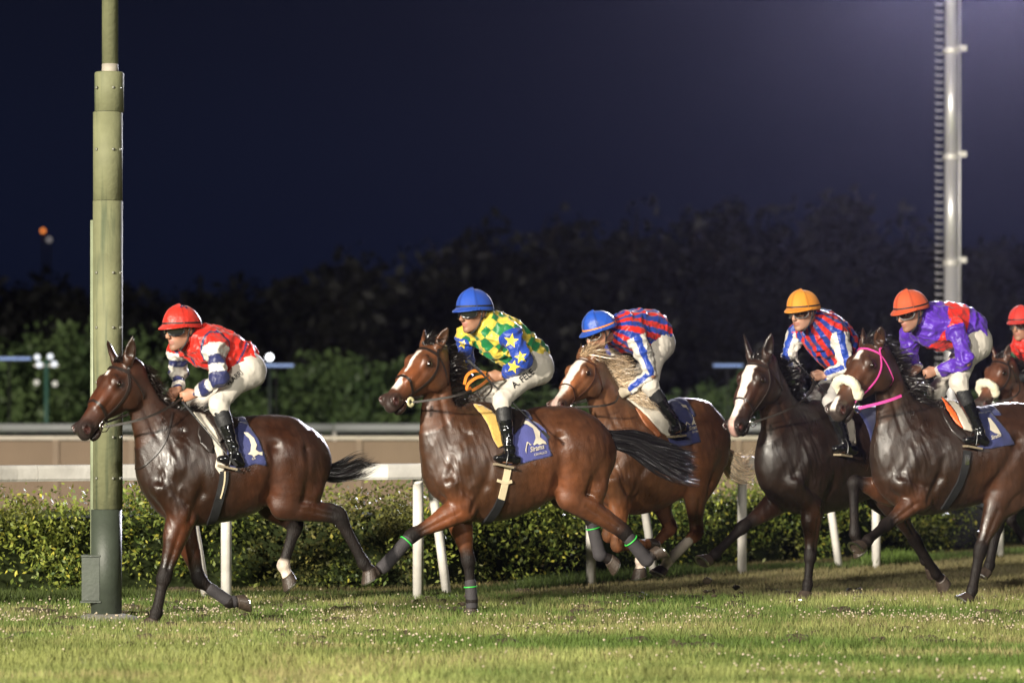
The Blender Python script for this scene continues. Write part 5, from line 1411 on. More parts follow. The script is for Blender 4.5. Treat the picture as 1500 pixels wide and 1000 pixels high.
def whip(g, a, b, la, lb, label, mat=M_RUB):
    fr = g['fr']; A, B = fr.pt(a[0], a[1], la), fr.pt(b[0], b[1], lb); O = A.copy()
    t = np.linspace(0, 1, 12)[:, None]; P = A+(B-A)*t; m = MB()
    u = (B-A)/np.linalg.norm(B-A)
    m.tube(P-O, np.linspace(.0075, .0045, 12), 8)
    root = m.build('riding_whip', mat, None, True)
    root.location = fr.O+fr.M@O; root.rotation_euler = (0, 0, fr.rz)
    tag(root, label, 'whip', 'riding whips')
    m = MB(); m.tube([A-O, A+u*.05-O, A+u*.14-O, A+u*.16-O], [.012, .010, .009, .007], 8); m.build('handle', M_BLACKC, root, True)
    m = MB(); c = B+u*.03-O; m.box(c, (.075, .006, .024), 0, np.stack([u, [0, 1, 0], np.cross(u, [0, 1, 0])], 1)); m.build('flap', M_RUB, root)
whip(G[0], (267, 588), (338, 672), .12, .36, 'thin black whip pointing down from the hand of the jockey in red')
whip(G[1], (685, 527), (795, 632), .12, .36, 'long black whip held slanting past the blue saddle cloth')
whip(G[3], (1162, 527), (1212, 577), .05, .20, 'short black whip in the hand of the jockey in orange cap')
print('people', _t.time()-_t0)
# ------------------------------------------------------------------ the place
rng = np.random.RandomState(11)
# ground: one sheet to the horizon
m, nt, b_ = mat_new('turf soil'); b_.inputs['Roughness'].default_value = .95; b_.inputs['Specular IOR Level'].default_value = 0
tc = nt.nodes.new('ShaderNodeTexCoord'); n1 = nt.nodes.new('ShaderNodeTexNoise'); n1.inputs['Scale'].default_value = .9; n1.inputs['Detail'].default_value = 8
nt.links.new(tc.outputs['Object'], n1.inputs['Vector']); rp = nt.nodes.new('ShaderNodeValToRGB'); nt.links.new(n1.outputs['Fac'], rp.inputs[0])
rp.color_ramp.elements[0].position = .35; rp.color_ramp.elements[0].color = (.055, .085, .020, 1)
rp.color_ramp.elements[1].position = .68; rp.color_ramp.elements[1].color = (.125, .125, .048, 1)
nt.links.new(rp.outputs[0], b_.inputs['Base Color'])
xs = np.concatenate([[-600, -200, -60], np.linspace(-14, 16, 61), [60, 200, 600]]); ys = np.concatenate([[-80, 0, 12], np.linspace(18, 48, 61), [60, 90, 150, 400, 1500]])
GX, GY = np.meshgrid(xs, ys, indexing='ij'); GZ = (vnoise(np.stack([GX.ravel(), GY.ravel(), GX.ravel()*0], 1), .8, 3)-.5)*.02-.01
nx, ny = len(xs), len(ys); idx = np.arange(nx*ny).reshape(nx, ny)
GF = np.stack([idx[:-1, :-1], idx[1:, :-1], idx[1:, 1:], idx[:-1, 1:]], -1).reshape(-1, 4)
tag(link('ground', mesh_np('ground', np.stack([GX.ravel(), GY.ravel(), GZ], 1), GF, m)), kind='structure')

M_GRASS = attr_mat('grass blade', rough=.6, spec=.25, bump=0, var=.2, vscale=3)
_n = M_GRASS.node_tree; _pb = _n.nodes['Principled BSDF']; _tr = _n.nodes.new('ShaderNodeBsdfTranslucent'); _mx = _n.nodes.new('ShaderNodeMixShader'); _mx.inputs[0].default_value = .30
for l_ in list(_pb.inputs['Base Color'].links): _n.links.new(l_.from_socket, _tr.inputs['Color'])
_n.links.new(_pb.outputs[0], _mx.inputs[1]); _n.links.new(_tr.outputs[0], _mx.inputs[2]); _n.links.new(_mx.outputs[0], _n.nodes['Material Output'].inputs[0])

def blades(name, X, Y, H_, W_, C_, seed, lean=.5):
    r = np.random.RandomState(seed); n = len(X); a = r.rand(n)*2*np.pi; la = r.rand(n)*2*np.pi
    d = np.stack([np.cos(a), np.sin(a)], 1)*W_[:, None]/2; l = np.stack([np.cos(la), np.sin(la)], 1)*(H_*lean*r.rand(n))[:, None]
    V = np.zeros((n, 3, 3)); V[:, 0, :2] = np.stack([X, Y], 1)-d*1.15; V[:, 1, :2] = np.stack([X, Y], 1)+d*1.15; V[:, :2, 2] = -.012
    V[:, 2, :2] = np.stack([X, Y], 1)+l; V[:, 2, 2] = H_
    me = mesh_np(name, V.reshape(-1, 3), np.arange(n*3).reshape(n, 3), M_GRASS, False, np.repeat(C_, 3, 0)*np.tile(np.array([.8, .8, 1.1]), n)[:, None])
    return link(name, me)
def patchy(X, Y, sc, seed): return fbm(np.stack([X, Y*1.0, X*0], 1), sc, seed, 3)
# denser close to the lens, thinning with distance
n = 470000; Yg = 17.5+29*rng.rand(n)**1.25; half = Yg*.150+.6+2.6*(rng.rand(n) > .72); Xg = (rng.rand(n)*2-1)*half+.0
p1 = patchy(Xg*.45, Yg, .75, 3); p2 = patchy(Xg*.35, Yg, 2.2, 9); p3 = vnoise(np.stack([Xg, Yg, Xg*0], 1)*np.array([.5, 1, 1]), 9, 4)
gcol = lerp3([.105, .165, .032], [.25, .275, .085], sstep(.40, .60, p1*.6+p2*.4)); gcol = gcol*(.70+.6*p2)[:, None]
dry = np.maximum(sstep(.55, .68, p2*.6+p3*.4), .75*np.exp(-((Yg-27.0+.10*Xg)/1.2)**2)*sstep(.35, .6, p3)); gcol = lerp3(gcol, np.array([.30, .24, .12]), dry*.7)
gcol *= (.75+.5*rng.rand(n))[:, None]
bare = sstep(29.5, 31.5, Yg-.12*np.abs(Xg+2)+2.5*(p1-.5)); hgt = (.030+.045*rng.rand(n))*(.65+.8*p1)*(1-.35*bare)
gcol = lerp3(gcol, np.array([.15, .110, .058]), bare*.75)
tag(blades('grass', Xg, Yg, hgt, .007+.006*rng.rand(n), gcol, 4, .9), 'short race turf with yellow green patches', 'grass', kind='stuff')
# white clover heads
n = 4200; Yc = 20.5+10.5*rng.rand(n*4); Xc = (rng.rand(n*4)*2-1)*(Yc*.15); pc = fbm(np.stack([Xc, Yc*1.3, Xc*0], 1), .7, 21, 3)
band = np.exp(-((Yc-27.0+.10*Xc)/1.4)**2)
kp = (rng.rand(n*4) < (sstep(.42, .66, pc)*.30+band*.9*sstep(.35, .6, pc))*sstep(.35, .65, vnoise(np.stack([Xc*.6, Yc, Xc*0], 1), 4.5, 8))*.6)
Xc, Yc = Xc[kp][:n], Yc[kp][:n]; n = len(Xc)
ico = np.array([[0,0,1],[.9,0,.2],[.28,.86,.2],[-.73,.53,.2],[-.73,-.53,.2],[.28,-.86,.2],[0,0,-.7]]); icf = np.array([[0,1,2],[0,2,3],[0,3,4],[0,4,5],[0,5,1],[6,2,1],[6,3,2],[6,4,3],[6,5,4],[6,1,5]])
sz = .006+.007*rng.rand(n)**1.5; V = (ico[None]*sz[:, None, None])+np.stack([Xc, Yc, .050+.022*rng.rand(n)], 1)[:, None]
tag(link('clover_flowers', mesh_np('clover_flowers', V.reshape(-1, 3), (icf[None]+(np.arange(n)*7)[:, None, None]).reshape(-1, 3), pmat('clover white', (.42, .35, .25), .8))), 'white clover heads scattered in the turf', 'clover', kind='stuff')

# ---- leaves helper
M_LEAF = attr_mat('leaf', rough=.5, spec=.35, bump=0, var=.25, vscale=2)
_n = M_LEAF.node_tree; _pb = _n.nodes['Principled BSDF']; _tr = _n.nodes.new('ShaderNodeBsdfTranslucent'); _mx = _n.nodes.new('ShaderNodeMixShader'); _mx.inputs[0].default_value = .25
for l_ in list(_pb.inputs['Base Color'].links): _n.links.new(l_.from_socket, _tr.inputs['Color'])
_n.links.new(_pb.outputs[0], _mx.inputs[1]); _n.links.new(_tr.outputs[0], _mx.inputs[2]); _n.links.new(_mx.outputs[0], _n.nodes['Material Output'].inputs[0])
M_BARK = pmat('bark', (.05, .038, .028), .9, bump=.6, bscale=20)
def leaf_mesh(name, P, size, cols, seed):
    r = np.random.RandomState(seed); n = len(P)
    a = r.normal(size=(n, 3)); a /= np.linalg.norm(a, axis=1)[:, None]; b = np.cross(a, r.normal(size=(n, 3))); b /= np.linalg.norm(b, axis=1)[:, None]
    s = (size*(.6+.8*r.rand(n)))[:, None]
    V = np.stack([P-a*s, P-b*s*.5+np.cross(a, b)*s*.12, P+a*s, P+b*s*.5+np.cross(a, b)*s*.12], 1)
    F = np.arange(n*4).reshape(n, 4)
    return mesh_np(name, V.reshape(-1, 3), F, M_LEAF, False, np.repeat(cols, 4, 0))

# ---- running rail: rail line measured from the post feet
def ydepth(py): return CAM_H*F_PX/(py-HOR)
RP = [(-70, 893), (50, 888), (330, 880), (612, 879), (866, 858), (1088, 840), (1285, 832), (1466, 815), (1640, 803)]
RX = np.array([wx(p, ydepth(q)) for p, q in RP]); RY = np.array([ydepth(q) for p, q in RP])
M_RAIL = pmat('weathered aluminium', (.60, .58, .54), .45, .15, bump=.25, bscale=25, var=.18, vscale=4)
M_POST = pmat('pale painted steel', (.68, .65, .60), .5, bump=.2, bscale=40, var=.15, vscale=9)
M_DKG = pmat('dull dark green', (.040, .050, .036), .55, bump=.2, bscale=40, var=.25, vscale=6)
rail = empty('running_rail', (RX[3], RY[3], 0)); tag(rail, 'white running rail on gooseneck posts along the track behind the horses', 'rail')
def rpart(mb, name, mat, smooth=False):
    o = mb.build(name, mat, rail, smooth); o.location = -rail.location; return o
RS = spline([(x, y, 0) for x, y in zip(RX, RY)], 8*6+1)
zt0, zt1 = .985, 1.115
for i in range(8):
    seg = RS[i*6:i*6+7]; mb = MB()
    prof = [(-.05, zt0), (-.062, zt0+.02), (-.062, zt1-.03), (-.045, zt1-.005), (.0, zt1), (.045, zt1-.005), (.062, zt1-.03), (.062, zt0+.02), (.05, zt0)]
    T = np.gradient(seg, axis=0); T /= np.linalg.norm(T, axis=1)[:, None]; Nn = np.stack([T[:, 1], -T[:, 0], T[:, 0]*0], 1)
    V = np.concatenate([np.array([p+n_*-a_+np.array([0, 0, z_]) for a_, z_ in prof]) for p, n_ in zip(seg, Nn)]); k = len(prof)
    if i: V[:k] += T[0]*.006
    F = [(q*k+j, q*k+(j+1) % k, (q+1)*k+(j+1) % k, (q+1)*k+j) for q in range(len(seg)-1) for j in range(k)]+[tuple(range(k))[::-1], tuple((len(seg)-1)*k+j for j in range(k))]
    mb.add(V, F); rpart(mb, 'rail_beam', M_RAIL)
for i, (x, y) in enumerate(zip(RX, RY)):
    if i in (0, 1): continue
    mb = MB(); mb.tube([(x, y+.10, -.05), (x, y+.10, .75), (x, y+.09, .9), (x, y+.02, .975), (x, y+.0, .99)], .044, 12); rpart(mb, 'rail_post', M_POST, True)
for i, (x0, dxp) in enumerate([(300, -26), (655, -22), (962, -24), (1234, -24)]):
    y = np.interp(x0, [p for p, q in RP], RY); X0 = wx(x0, y); X1 = wx(x0+dxp, y)
    mb = MB(); mb.tube([(X0, y+.28, -.05), (X0+(X1-X0)*.5, y+.16, .45), (X1, y+.03, .90), (X1-.01, y+.0, .99)], .038, 12); rpart(mb, 'rail_brace', M_POST, True)

# ---- hedge behind the rail
def hedge(name, x0, x1, yfun, h, depth, n, size, pal, seed, label):
    r = np.random.RandomState(seed); xm = (x0+x1)/2; ym = yfun(xm)
    root = empty(name, (xm, ym, 0)); tag(root, label, 'hedge')
    nc = 420; cx = x0+(x1-x0)*r.rand(nc); cr_ = .16+.24*r.rand(nc)**1.3; cz = np.maximum(.02, (h-cr_*.9)*r.rand(nc)**.7*(.88+.2*r.rand(nc))); cd = .25+(depth-.35)*r.rand(nc)+.22*(cz/h)
    cy = np.array([yfun(q) for q in cx])+cd; k = r.randint(0, nc, n); d = r.normal(size=(n, 3)); d /= np.linalg.norm(d, axis=1)[:, None]
    P = np.stack([cx, cy, cz], 1)[k]+d*(cr_[k]*(r.rand(n)**.35)*(.85+.3*r.rand(n)))[:, None]*np.array([1.15, 1, .95]); P = P[(P[:, 2] > .01)]; n = len(P); tone_c = r.rand(nc)[k][:n]
    k1 = fbm(P, 1.6, seed+5, 3); k2 = r.rand(n)
    c = lerp3(pal[0], pal[1], sstep(.30, .68, k1*.4+k2*.3+tone_c*.3)); c = lerp3(c, np.array(pal[2]), (k2 > .94)*1.0)
    brown = sstep(.60, .72, fbm(P, 1.1, seed+8, 3)); c = lerp3(c, np.array([.075, .048, .028]), brown*.6)
    o = link('leaves', leaf_mesh('leaves', P-np.array(root.location), np.full(n, size), c, seed), root); tag(o, kind='stuff')
    mb = MB(); q = np.linspace(x0, x1, 40)
    for a, b2 in zip(q[:-1], q[1:]):
        ya, yb = yfun(a)+.62, yfun(b2)+.62; t = h*.60
        mb.add(np.array([(a, ya, 0), (b2, yb, 0), (b2, yb+.02, t), (a, ya+.02, t), (a, ya+depth, 0), (b2, yb+depth, 0), (b2, yb+depth, t), (a, ya+depth, t)])-np.array(root.location), [(0, 1, 2, 3), (3, 2, 6, 7), (5, 4, 7, 6)])
    mb.build('branches', pmat('dark twigs', (.022, .030, .010), .95, spec=.1, bump=.6, bscale=20, var=.5, vscale=12), root)
    return root
hy = lambda x: float(np.interp(x, RX, RY))+1.55+(.35*max(0, x)*.25)
hedge('hedge', -6.2, 11.5, hy, 1.06, 1.1, 112000, .0225, ([.060, .100, .020], [.27, .31, .055], [.50, .46, .07]), 5, 'clipped yellow green hedge running behind the white rail')
# weeds and rough grass along the rail foot
n = 26000; t = rng.rand(n); ii = np.clip((t*48).astype(int), 0, 47); Pw = RS[ii]+(RS[ii+1]-RS[ii])*(t*48-ii)[:, None]; Xw = Pw[:, 0]; Yw = Pw[:, 1]+.1+.9*rng.rand(n)
w_ = sstep(.45, .7, vnoise(np.stack([Xw, Yw*.3, Xw*0], 1), 1.3, 17)); rt = sstep(2, 6, Xw)
cw = lerp3([.06, .085, .02], [.20, .32, .045], rt*w_)
tag(blades('rough_grass', Xw, Yw, (.05+.10*rng.rand(n))*(.5+1.0*w_*(.4+2.0*rt)), .010+.008*rng.rand(n), cw*(.7+.6*rng.rand(n))[:, None], 14, .8), 'taller rough grass along the foot of the rail', 'grass', kind='stuff')

# ---- left mast with a stepped sleeve
M_GALV_B = pmat('bolt steel', (.20, .20, .16), .5, .4)
M_MAST = pmat('pale green mast paint', (.165, .17, .092), .7, spec=.3, bump=.35, bscale=30, var=.22, vscale=5)
_n = M_MAST.node_tree; _b = _n.nodes['Principled BSDF']; _l = _b.inputs['Base Color'].links[0].from_socket
_tc = _n.nodes.new('ShaderNodeTexCoord'); _mp = _n.nodes.new('ShaderNodeMapping'); _mp.inputs['Scale'].default_value = (14, 14, .9); _ns = _n.nodes.new('ShaderNodeTexNoise'); _ns.inputs['Scale'].default_value = 1.6; _ns.inputs['Detail'].default_value = 6
_n.links.new(_tc.outputs['Object'], _mp.inputs[0]); _n.links.new(_mp.outputs[0], _ns.inputs['Vector']); _rr = _n.nodes.new('ShaderNodeMapRange'); _rr.inputs[1].default_value = .52; _rr.inputs[2].default_value = .72; _rr.inputs[4].default_value = .75
_n.links.new(_ns.outputs['Fac'], _rr.inputs[0]); _mx = _n.nodes.new('ShaderNodeMix'); _mx.data_type = 'RGBA'; _n.links.new(_rr.outputs[0], _mx.inputs[0]); _n.links.new(_l, _mx.inputs[6]); _mx.inputs[7].default_value = (.055, .075, .045, 1); _n.links.new(_mx.outputs[2], _b.inputs['Base Color'])
YL = ydepth(908); sx = YL/F_PX; zf = lambda py, Y=YL: CAM_H-(py-HOR)/F_PX*Y
ms = empty('lighting_mast', (wx(156, YL), YL, 0)); tag(ms, 'thick pale green lighting mast with stepped sleeve in front of the rail at left', 'mast')
def mpart(mb, nm, mat, smooth=True, par=ms):
    o = mb.build(nm, mat, par, smooth)
    return o
L_ = wx(158, YL)-wx(156, YL)
mb = MB(); mb.lathe([(.113, 0), (.113, zf(745)-.004)], (0, 0, 0), 32); mpart(mb, 'base_sleeve', M_DKG)  # lower length is a darker, duller green than the shaft above
mb = MB(); mb.lathe([(.109, zf(745)), (.110, zf(294)-.004)], (L_, 0, 0), 32); mpart(mb, 'shaft', M_MAST)
mb = MB(); mb.lathe([(.108, zf(294)), (.109, zf(164)-.004)], (L_, 0, 0), 32); mpart(mb, 'shaft', M_MAST)
mb = MB(); mb.lathe([(.108, zf(164)), (.108, zf(108)), (.100, zf(106)), (.02, zf(106))], (L_*2, 0, 0), 32); mpart(mb, 'shaft', M_MAST)
for py in (745, 294, 164): mb = MB(); mb.lathe([(.100, zf(py)-.006), (.100, zf(py)+.002)], (L_, 0, 0), 24); mpart(mb, 'joint', M_BLACKC)
mb = MB(); mb.lathe([(.060, zf(108)), (.058, 15)], (L_*2.6, 0, 0), 28); mpart(mb, 'upper_shaft', M_MAST)
mb = MB(); mb.lathe([(.052, zf(108)), (.062, zf(106)), (.060, zf(94))], (L_*2.6, 0, 0), 28); mpart(mb, 'collar', pmat('worn primer', (.30, .27, .22), .7, var=.2))
mb = MB(); mb.tube([(-.10, .055, .1), (-.10, .055, zf(322))], .026, 12); mpart(mb, 'conduit', pmat('green conduit', (.22, .25, .16), .5, var=.2))
mb = MB(); mb.box((-.105, -.03, (zf(878)+zf(815))/2), (.13, .16, zf(815)-zf(878))); mb.box((-.105, -.03, zf(880)), (.15, .18, .012)); mb.box((-.105, -.03, zf(813)), (.14, .17, .012)); mpart(mb, 'junction_box', M_DKG, False)
mb = MB(); mb.lathe([(.30, -.05), (.26, .02), (.12, .05)], (0, 0, 0), 24); mpart(mb, 'footing', pmat('concrete', (.22, .21, .19), .9, bump=.5, var=.2))
mb = MB(); mb.box((L_*2.6, 0, 15.0), (2.6, .10, .10)); mpart(mb, 'cross_arm', M_POST, False)
for q in range(4): mb = MB(); mb.box((L_*2.6-1.1+q*.73, .16, 15.25), (.5, .25, .42)); mpart(mb, 'lamp_head', M_POST, False)

for py in (700, 640, 560, 480, 400, 220, 130):
    for a in (-2.3, -1.1, -.5):
        mb = MB(); mb.lathe([(.001, .012), (.010, .010), (.012, 0)], (L_+.108*math.cos(a), .108*math.sin(a), zf(py)), 8, M=np.stack([[0, 0, 1], [-math.sin(a), math.cos(a), 0], [math.cos(a), math.sin(a), 0]], 1)); mpart(mb, 'bolt', M_GALV_B)
# ---- right mast with climbing pegs, far behind
YR = 66.0; XR = wx(1393.5, YR); zr_ = lambda py: zf(py, YR)
M_GALV = pmat('galvanised steel', (.70, .69, .70), .38, .5, bump=.2, bscale=8, var=.12, vscale=2)
mr_ = empty('lighting_mast', (XR, YR, 0)); tag(mr_, 'tall galvanised floodlight mast with climbing pegs at right', 'mast')
secs = [(0, zr_(385), .128), (zr_(385), zr_(230), .120), (zr_(230), zr_(75), .114), (zr_(75), 10.6, .106)]
for a, b2, r_ in secs:
    mb = MB(); mb.lathe([(r_, a+.012), (r_*.98, b2-.012)], (0, 0, 0), 28); mpart(mb, 'shaft', M_GALV, True, mr_)
for py in (385, 230, 75):
    mb = MB(); mb.lathe([(.12, -.05), (.145, -.04), (.145, .04), (.12, .05)], (0, 0, zr_(py)), 28); mb.box((.19, .05, zr_(py)+.05), (.16, .14, .10)); mpart(mb, 'bracket', M_RAIL, False, mr_)
mb = MB(); mb.tube([(.145, -.03, 0), (.145, -.03, 10.6)], .018, 8); mpart(mb, 'cable', M_GALV, True, mr_)
mb0 = None
for q in range(80):
    z = .9+q*.125
    if z > 10.4: break
    if mb0 is None:
        mb = MB(); mb.tube([(-.14, 0, 0), (-.27, 0, 0), (-.275, 0, .03)], .013, 6); mb0 = mpart(mb, 'climbing_peg', M_GALV, True, mr_); mb0.location.z = z
    else:
        c = mb0.copy(); C.objects.link(c); c.parent = mr_; c.location.z = z
M_LAMP, _nt, _b = mat_new('lamp glass'); _b.inputs['Emission Color'].default_value = (1, .95, .98, 1); _b.inputs['Emission Strength'].default_value = 30; _b.inputs['Base Color'].default_value = (.8, .8, .8, 1)
mb = MB(); mb.box((0, 0, 10.75), (2.4, .16, .16)); mpart(mb, 'cross_arm', M_GALV, False, mr_)
for q in range(4):
    mb = MB(); mb.box((-.9+q*.6, .10, 11.05), (.46, .30, .40)); h_ = mpart(mb, 'lamp_head', M_GALV, False, mr_)
    mb = MB(); mb.box((-.9+q*.6, -.065, 11.05), (.40, .02, .34)); mpart(mb, 'lamp_glass', M_LAMP, False, h_)

# ---- beige panel fence across the inner track
M_BEIGE = pmat('beige fence panel', (.235, .170, .118), .7, bump=.2, bscale=10, var=.10, vscale=1.5)
YB = 60.0; fz1 = zf(641, YB); fz0 = zf(700, YB)
fe_ = empty('panel_fence', (0, YB, 0)); tag(fe_, 'beige ribbed panel fence with pale top rail beyond the hedge', 'fence')
pw = 1.22; x = -11.0; first = None
while x < 11:
    if first is None:
        mb = MB(); nr = 22; z0, z1 = -.02, fz1-.05
        for q in range(nr):
            xa = q*(pw-.10)/nr; w2 = (pw-.10)/nr
            mb.add([(xa, 0, z0), (xa+w2*.5, -.012, z0), (xa+w2*.5, -.012, z1), (xa, 0, z1), (xa+w2, 0, z0), (xa+w2, 0, z1)], [(0, 1, 2, 3), (1, 4, 5, 2)])
        first = mpart(mb, 'panel', M_BEIGE, False, fe_); pp = MB(); pp.box((0, -.01, fz1/2-.02), (.10, .08, fz1-.02)); fp = mpart(pp, 'post', M_POST if False else M_BEIGE, False, fe_)
        tt_ = MB(); tt_.box((pw/2, -.01, fz1), (pw-.006, .10, .06)); ft = mpart(tt_, 'top_rail', pmat('pale fence cap', (.42, .37, .30), .5, var=.1), False, fe_)
        for o_, dx in ((first, .05), (fp, 0), (ft, 0)): o_.location.x = x+dx
    else:
        for o_, dx in ((first, .05), (fp, 0), (ft, 0)):
            c = o_.copy(); C.objects.link(c); c.parent = fe_; c.location.x = x+dx
    x += pw
# ---- far white rail with a dark strip under it
YF = 84.0; far = empty('far_rail', (0, YF, 0)); tag(far, 'far white rail of the inner track in front of the bushes', 'rail')
za, zb = zf(632, YF), zf(620, YF); x = -16.0; f1 = None
while x < 16:
    if f1 is None:
        mb = MB(); mb.tube([(0, 0, (za+zb)/2), (3.98, 0, (za+zb)/2)], (zb-za)/2, 12); f1 = mpart(mb, 'rail_beam', pmat('grey white rail', (.40, .42, .42), .5, var=.15, vscale=1), True, far)
        mb = MB(); mb.tube([(0, .05, 0), (0, .05, za+.03)], .04, 8); f2 = mpart(mb, 'rail_post', M_POST, True, far)
        mb = MB(); mb.box((1.99, .10, za/2+.0), (3.98, .03, za-.05)); f3 = mpart(mb, 'dark_strip', pmat('near black strip', (.008, .009, .010), .9), False, far)  # upright dark strip added to stand for the dark track ground
        for o_ in (f1, f2, f3): o_.location.x = x
    else:
        for o_ in (f1, f2, f3): c = o_.copy(); C.objects.link(c); c.parent = far; c.location.x = x
    x += 4

# ---- bushes and trees
def crown(root, c, r, n, size, pal, seed, lumps=14, flat=1.0):
    q = np.random.RandomState(seed); L = q.normal(size=(lumps, 3)); L /= np.linalg.norm(L, axis=1)[:, None]; L *= (.35+.5*q.rand(lumps))[:, None]
    L[:, 2] = L[:, 2]*.8; lr = .30+.28*q.rand(lumps); k = q.randint(0, lumps, n)
    d = q.normal(size=(n, 3)); d /= np.linalg.norm(d, axis=1)[:, None]; P = L[k]+d*(lr[k]*(q.rand(n)**.45))[:, None]
    P = P*np.array(r); tone = fbm(P+np.array(c), 1.2/max(r)*3, seed, 2); lk = q.rand(lumps)[k]
    col = lerp3(pal[0], pal[1], np.clip(tone*.6+lk*.5+.2*(q.rand(n)-.5), 0, 1))
    o = link('crown', leaf_mesh('crown', P+np.array(c), np.full(n, size), col, seed), root); return o
def tree(x, Y, h, r, n, size, pal, seed, label, group='trees beyond the track', trunk=True, name='leafy_tree', cat='tree', lumps=14, base=.0):
    root = empty(name, (x, Y, 0)); tag(root, label, cat, group)
    q = np.random.RandomState(seed)
    cz = h-r[2]*.95 if trunk else r[2]*.75
    crown(root, (0, 0, cz), r, n, size, pal, seed, lumps)
    if trunk:
        mb = MB(); mb.tube([(0, 0, 0), (.1*q.normal(), 0, h*.3), (.2*q.normal(), 0, h*.6), (0, 0, h*.85)], [.05*h*.35, .04*h*.3, .03*h*.2, .03], 8)
        for a in range(5):
            an = q.rand()*6.28; z = h*(.35+.35*q.rand()); mb.tube([(0, 0, z), (math.cos(an)*r[0]*.4, math.sin(an)*r[1]*.4, z+r[2]*.25), (math.cos(an)*r[0]*.75, math.sin(an)*r[1]*.75, z+r[2]*.55)], [.008*h, .006*h, .002*h], 6)
        mb.build('trunk', M_BARK, root, True)
    else:
        mb = MB()
        for a in range(6): an = q.rand()*6.28; mb.tube([(.1*math.cos(an), .1*math.sin(an), 0), (math.cos(an)*r[0]*.35, math.sin(an)*r[1]*.35, r[2]*.8)], [.04, .015], 5)
        mb.build('stems', M_BARK, root)
    return root
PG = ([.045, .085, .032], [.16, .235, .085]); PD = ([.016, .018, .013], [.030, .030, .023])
# bushes behind the far rail: (pixel x, top row, half width px)
bush = [(-30,505,75),(45,490,70),(118,500,60),(205,520,60),(285,540,55),(350,545,48),(410,560,52),(470,535,50),(530,530,55),(590,540,50),(650,560,45),(715,560,48),(790,575,50),(860,585,45),(1010,565,52),(1075,560,50),(1140,575,50),(1330,585,50),(1440,590,60)]
blab = ['at the left frame edge', 'tallest of the bushes left of the mast', 'directly behind the thick mast', 'just right of the thick mast', 'behind the leading jockey', 'below the white street lamp', 'right of the white street lamp', 'left half of the gap between the first two horses', 'in the gap before the second horse', 'by the muzzle of the second horse', 'behind the neck of the second horse', 'behind the jockey in green and yellow', 'low one left of the chestnut horse', 'behind the chestnut horse', 'right of the chestnut horse', 'left of the dark brown horse', 'behind the dark brown horse', 'behind the jockey in purple', 'by the right frame edge']
for i, ((px, top, hwp), lb) in enumerate(zip(bush, blab)):
    Y = 96+6*((i*37) % 5)/5; s_ = F_PX/Y; h = zf(top, Y); 
    tree(wx(px, Y), Y, h, (hwp/s_*1.15, 1.3, h/1.45), 3000, .13, PG, 100+i, 'green bush '+lb, 'bushes behind the far rail', False, 'bush', 'bush', 24)
# dark tree line: (px, top row, half width px, distance)
trees = [(-60,395,90,150),(40,405,85,158),(120,420,70,150),(215,410,80,160),(300,425,70,152),(370,415,75,165),(455,400,75,158),(540,375,80,150),(610,345,85,160),(690,325,80,170),(765,292,90,165),(850,300,80,175),(930,282,90,168),(1010,290,85,178),(1090,285,85,170),(1165,300,80,180),(1240,290,85,172),(1320,310,80,180),(1400,330,80,172),(1480,345,85,180),(1560,335,90,175)]
side = ['first', 'second', 'third', 'fourth', 'fifth', 'sixth', 'seventh', 'eighth', 'ninth', 'tenth', 'eleventh', 'twelfth', 'thirteenth', 'fourteenth', 'fifteenth', 'sixteenth', 'seventeenth', 'eighteenth', 'nineteenth', 'twentieth', 'twenty-first']
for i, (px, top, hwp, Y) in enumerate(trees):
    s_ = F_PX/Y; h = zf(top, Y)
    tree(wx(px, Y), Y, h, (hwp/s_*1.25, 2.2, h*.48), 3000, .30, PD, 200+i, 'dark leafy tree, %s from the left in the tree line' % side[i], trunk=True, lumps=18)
# hill far behind
hx = np.linspace(-120, 160, 70); hz = 9+7*sstep(-60, 40, hx)+3*vnoise(np.stack([hx, hx*0, hx*0], 1), .05, 4)
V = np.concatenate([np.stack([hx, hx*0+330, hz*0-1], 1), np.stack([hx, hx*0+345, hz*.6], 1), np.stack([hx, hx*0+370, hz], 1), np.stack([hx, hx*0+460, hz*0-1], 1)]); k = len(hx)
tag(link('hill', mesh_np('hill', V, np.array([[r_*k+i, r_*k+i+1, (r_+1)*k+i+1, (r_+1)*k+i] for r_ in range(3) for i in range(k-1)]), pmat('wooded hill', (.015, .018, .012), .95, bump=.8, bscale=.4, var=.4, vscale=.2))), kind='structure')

# ---- small lights of the place
def emis(name, col, st):
    m, nt, b = mat_new(name); b.inputs['Base Color'].default_value = (*col, 1); b.inputs['Emission Color'].default_value = (*col, 1); b.inputs['Emission Strength'].default_value = st; return m
Yq = 92.0
fl = empty('floodlight_post', (wx(68, Yq), Yq, 0)); tag(fl, 'slim green post with a cluster of white lamps left of the mast', 'floodlight')
mb = MB(); mb.tube([(0, 0, 0), (0, 0, zf(528, Yq))], .06, 10); mpart(mb, 'post', pmat('green post', (.04, .12, .09), .5), True, fl)
mb = MB(); mb.box((0, 0, zf(535, Yq)), (.6, .06, .06)); mpart(mb, 'cross_arm', M_POST, False, fl)
MW = emis('cool white lamp', (.85, .9, 1.0), .8)
for px, py in ((55,523),(58,534),(74,522),(80,533),(54,560),(81,562)):
    mb = MB(); mb.lathe([(.001, -.05), (.065, -.04), (.075, .0), (.05, .06), (.001, .07)], (wx(px, Yq)-wx(68, Yq), -.05, zf(py, Yq)), 14, M=np.array([[1, 0, 0], [0, 0, 1], [0, -1, 0]])); mpart(mb, 'lamp', MW if py < 540 else emis('dim lamp', (.8, .8, .75), .25), True, fl)
sl = empty('street_lamp', (wx(395, Yq), Yq, 0)); tag(sl, 'bright white round lamp right of the leading jockey', 'lamp')
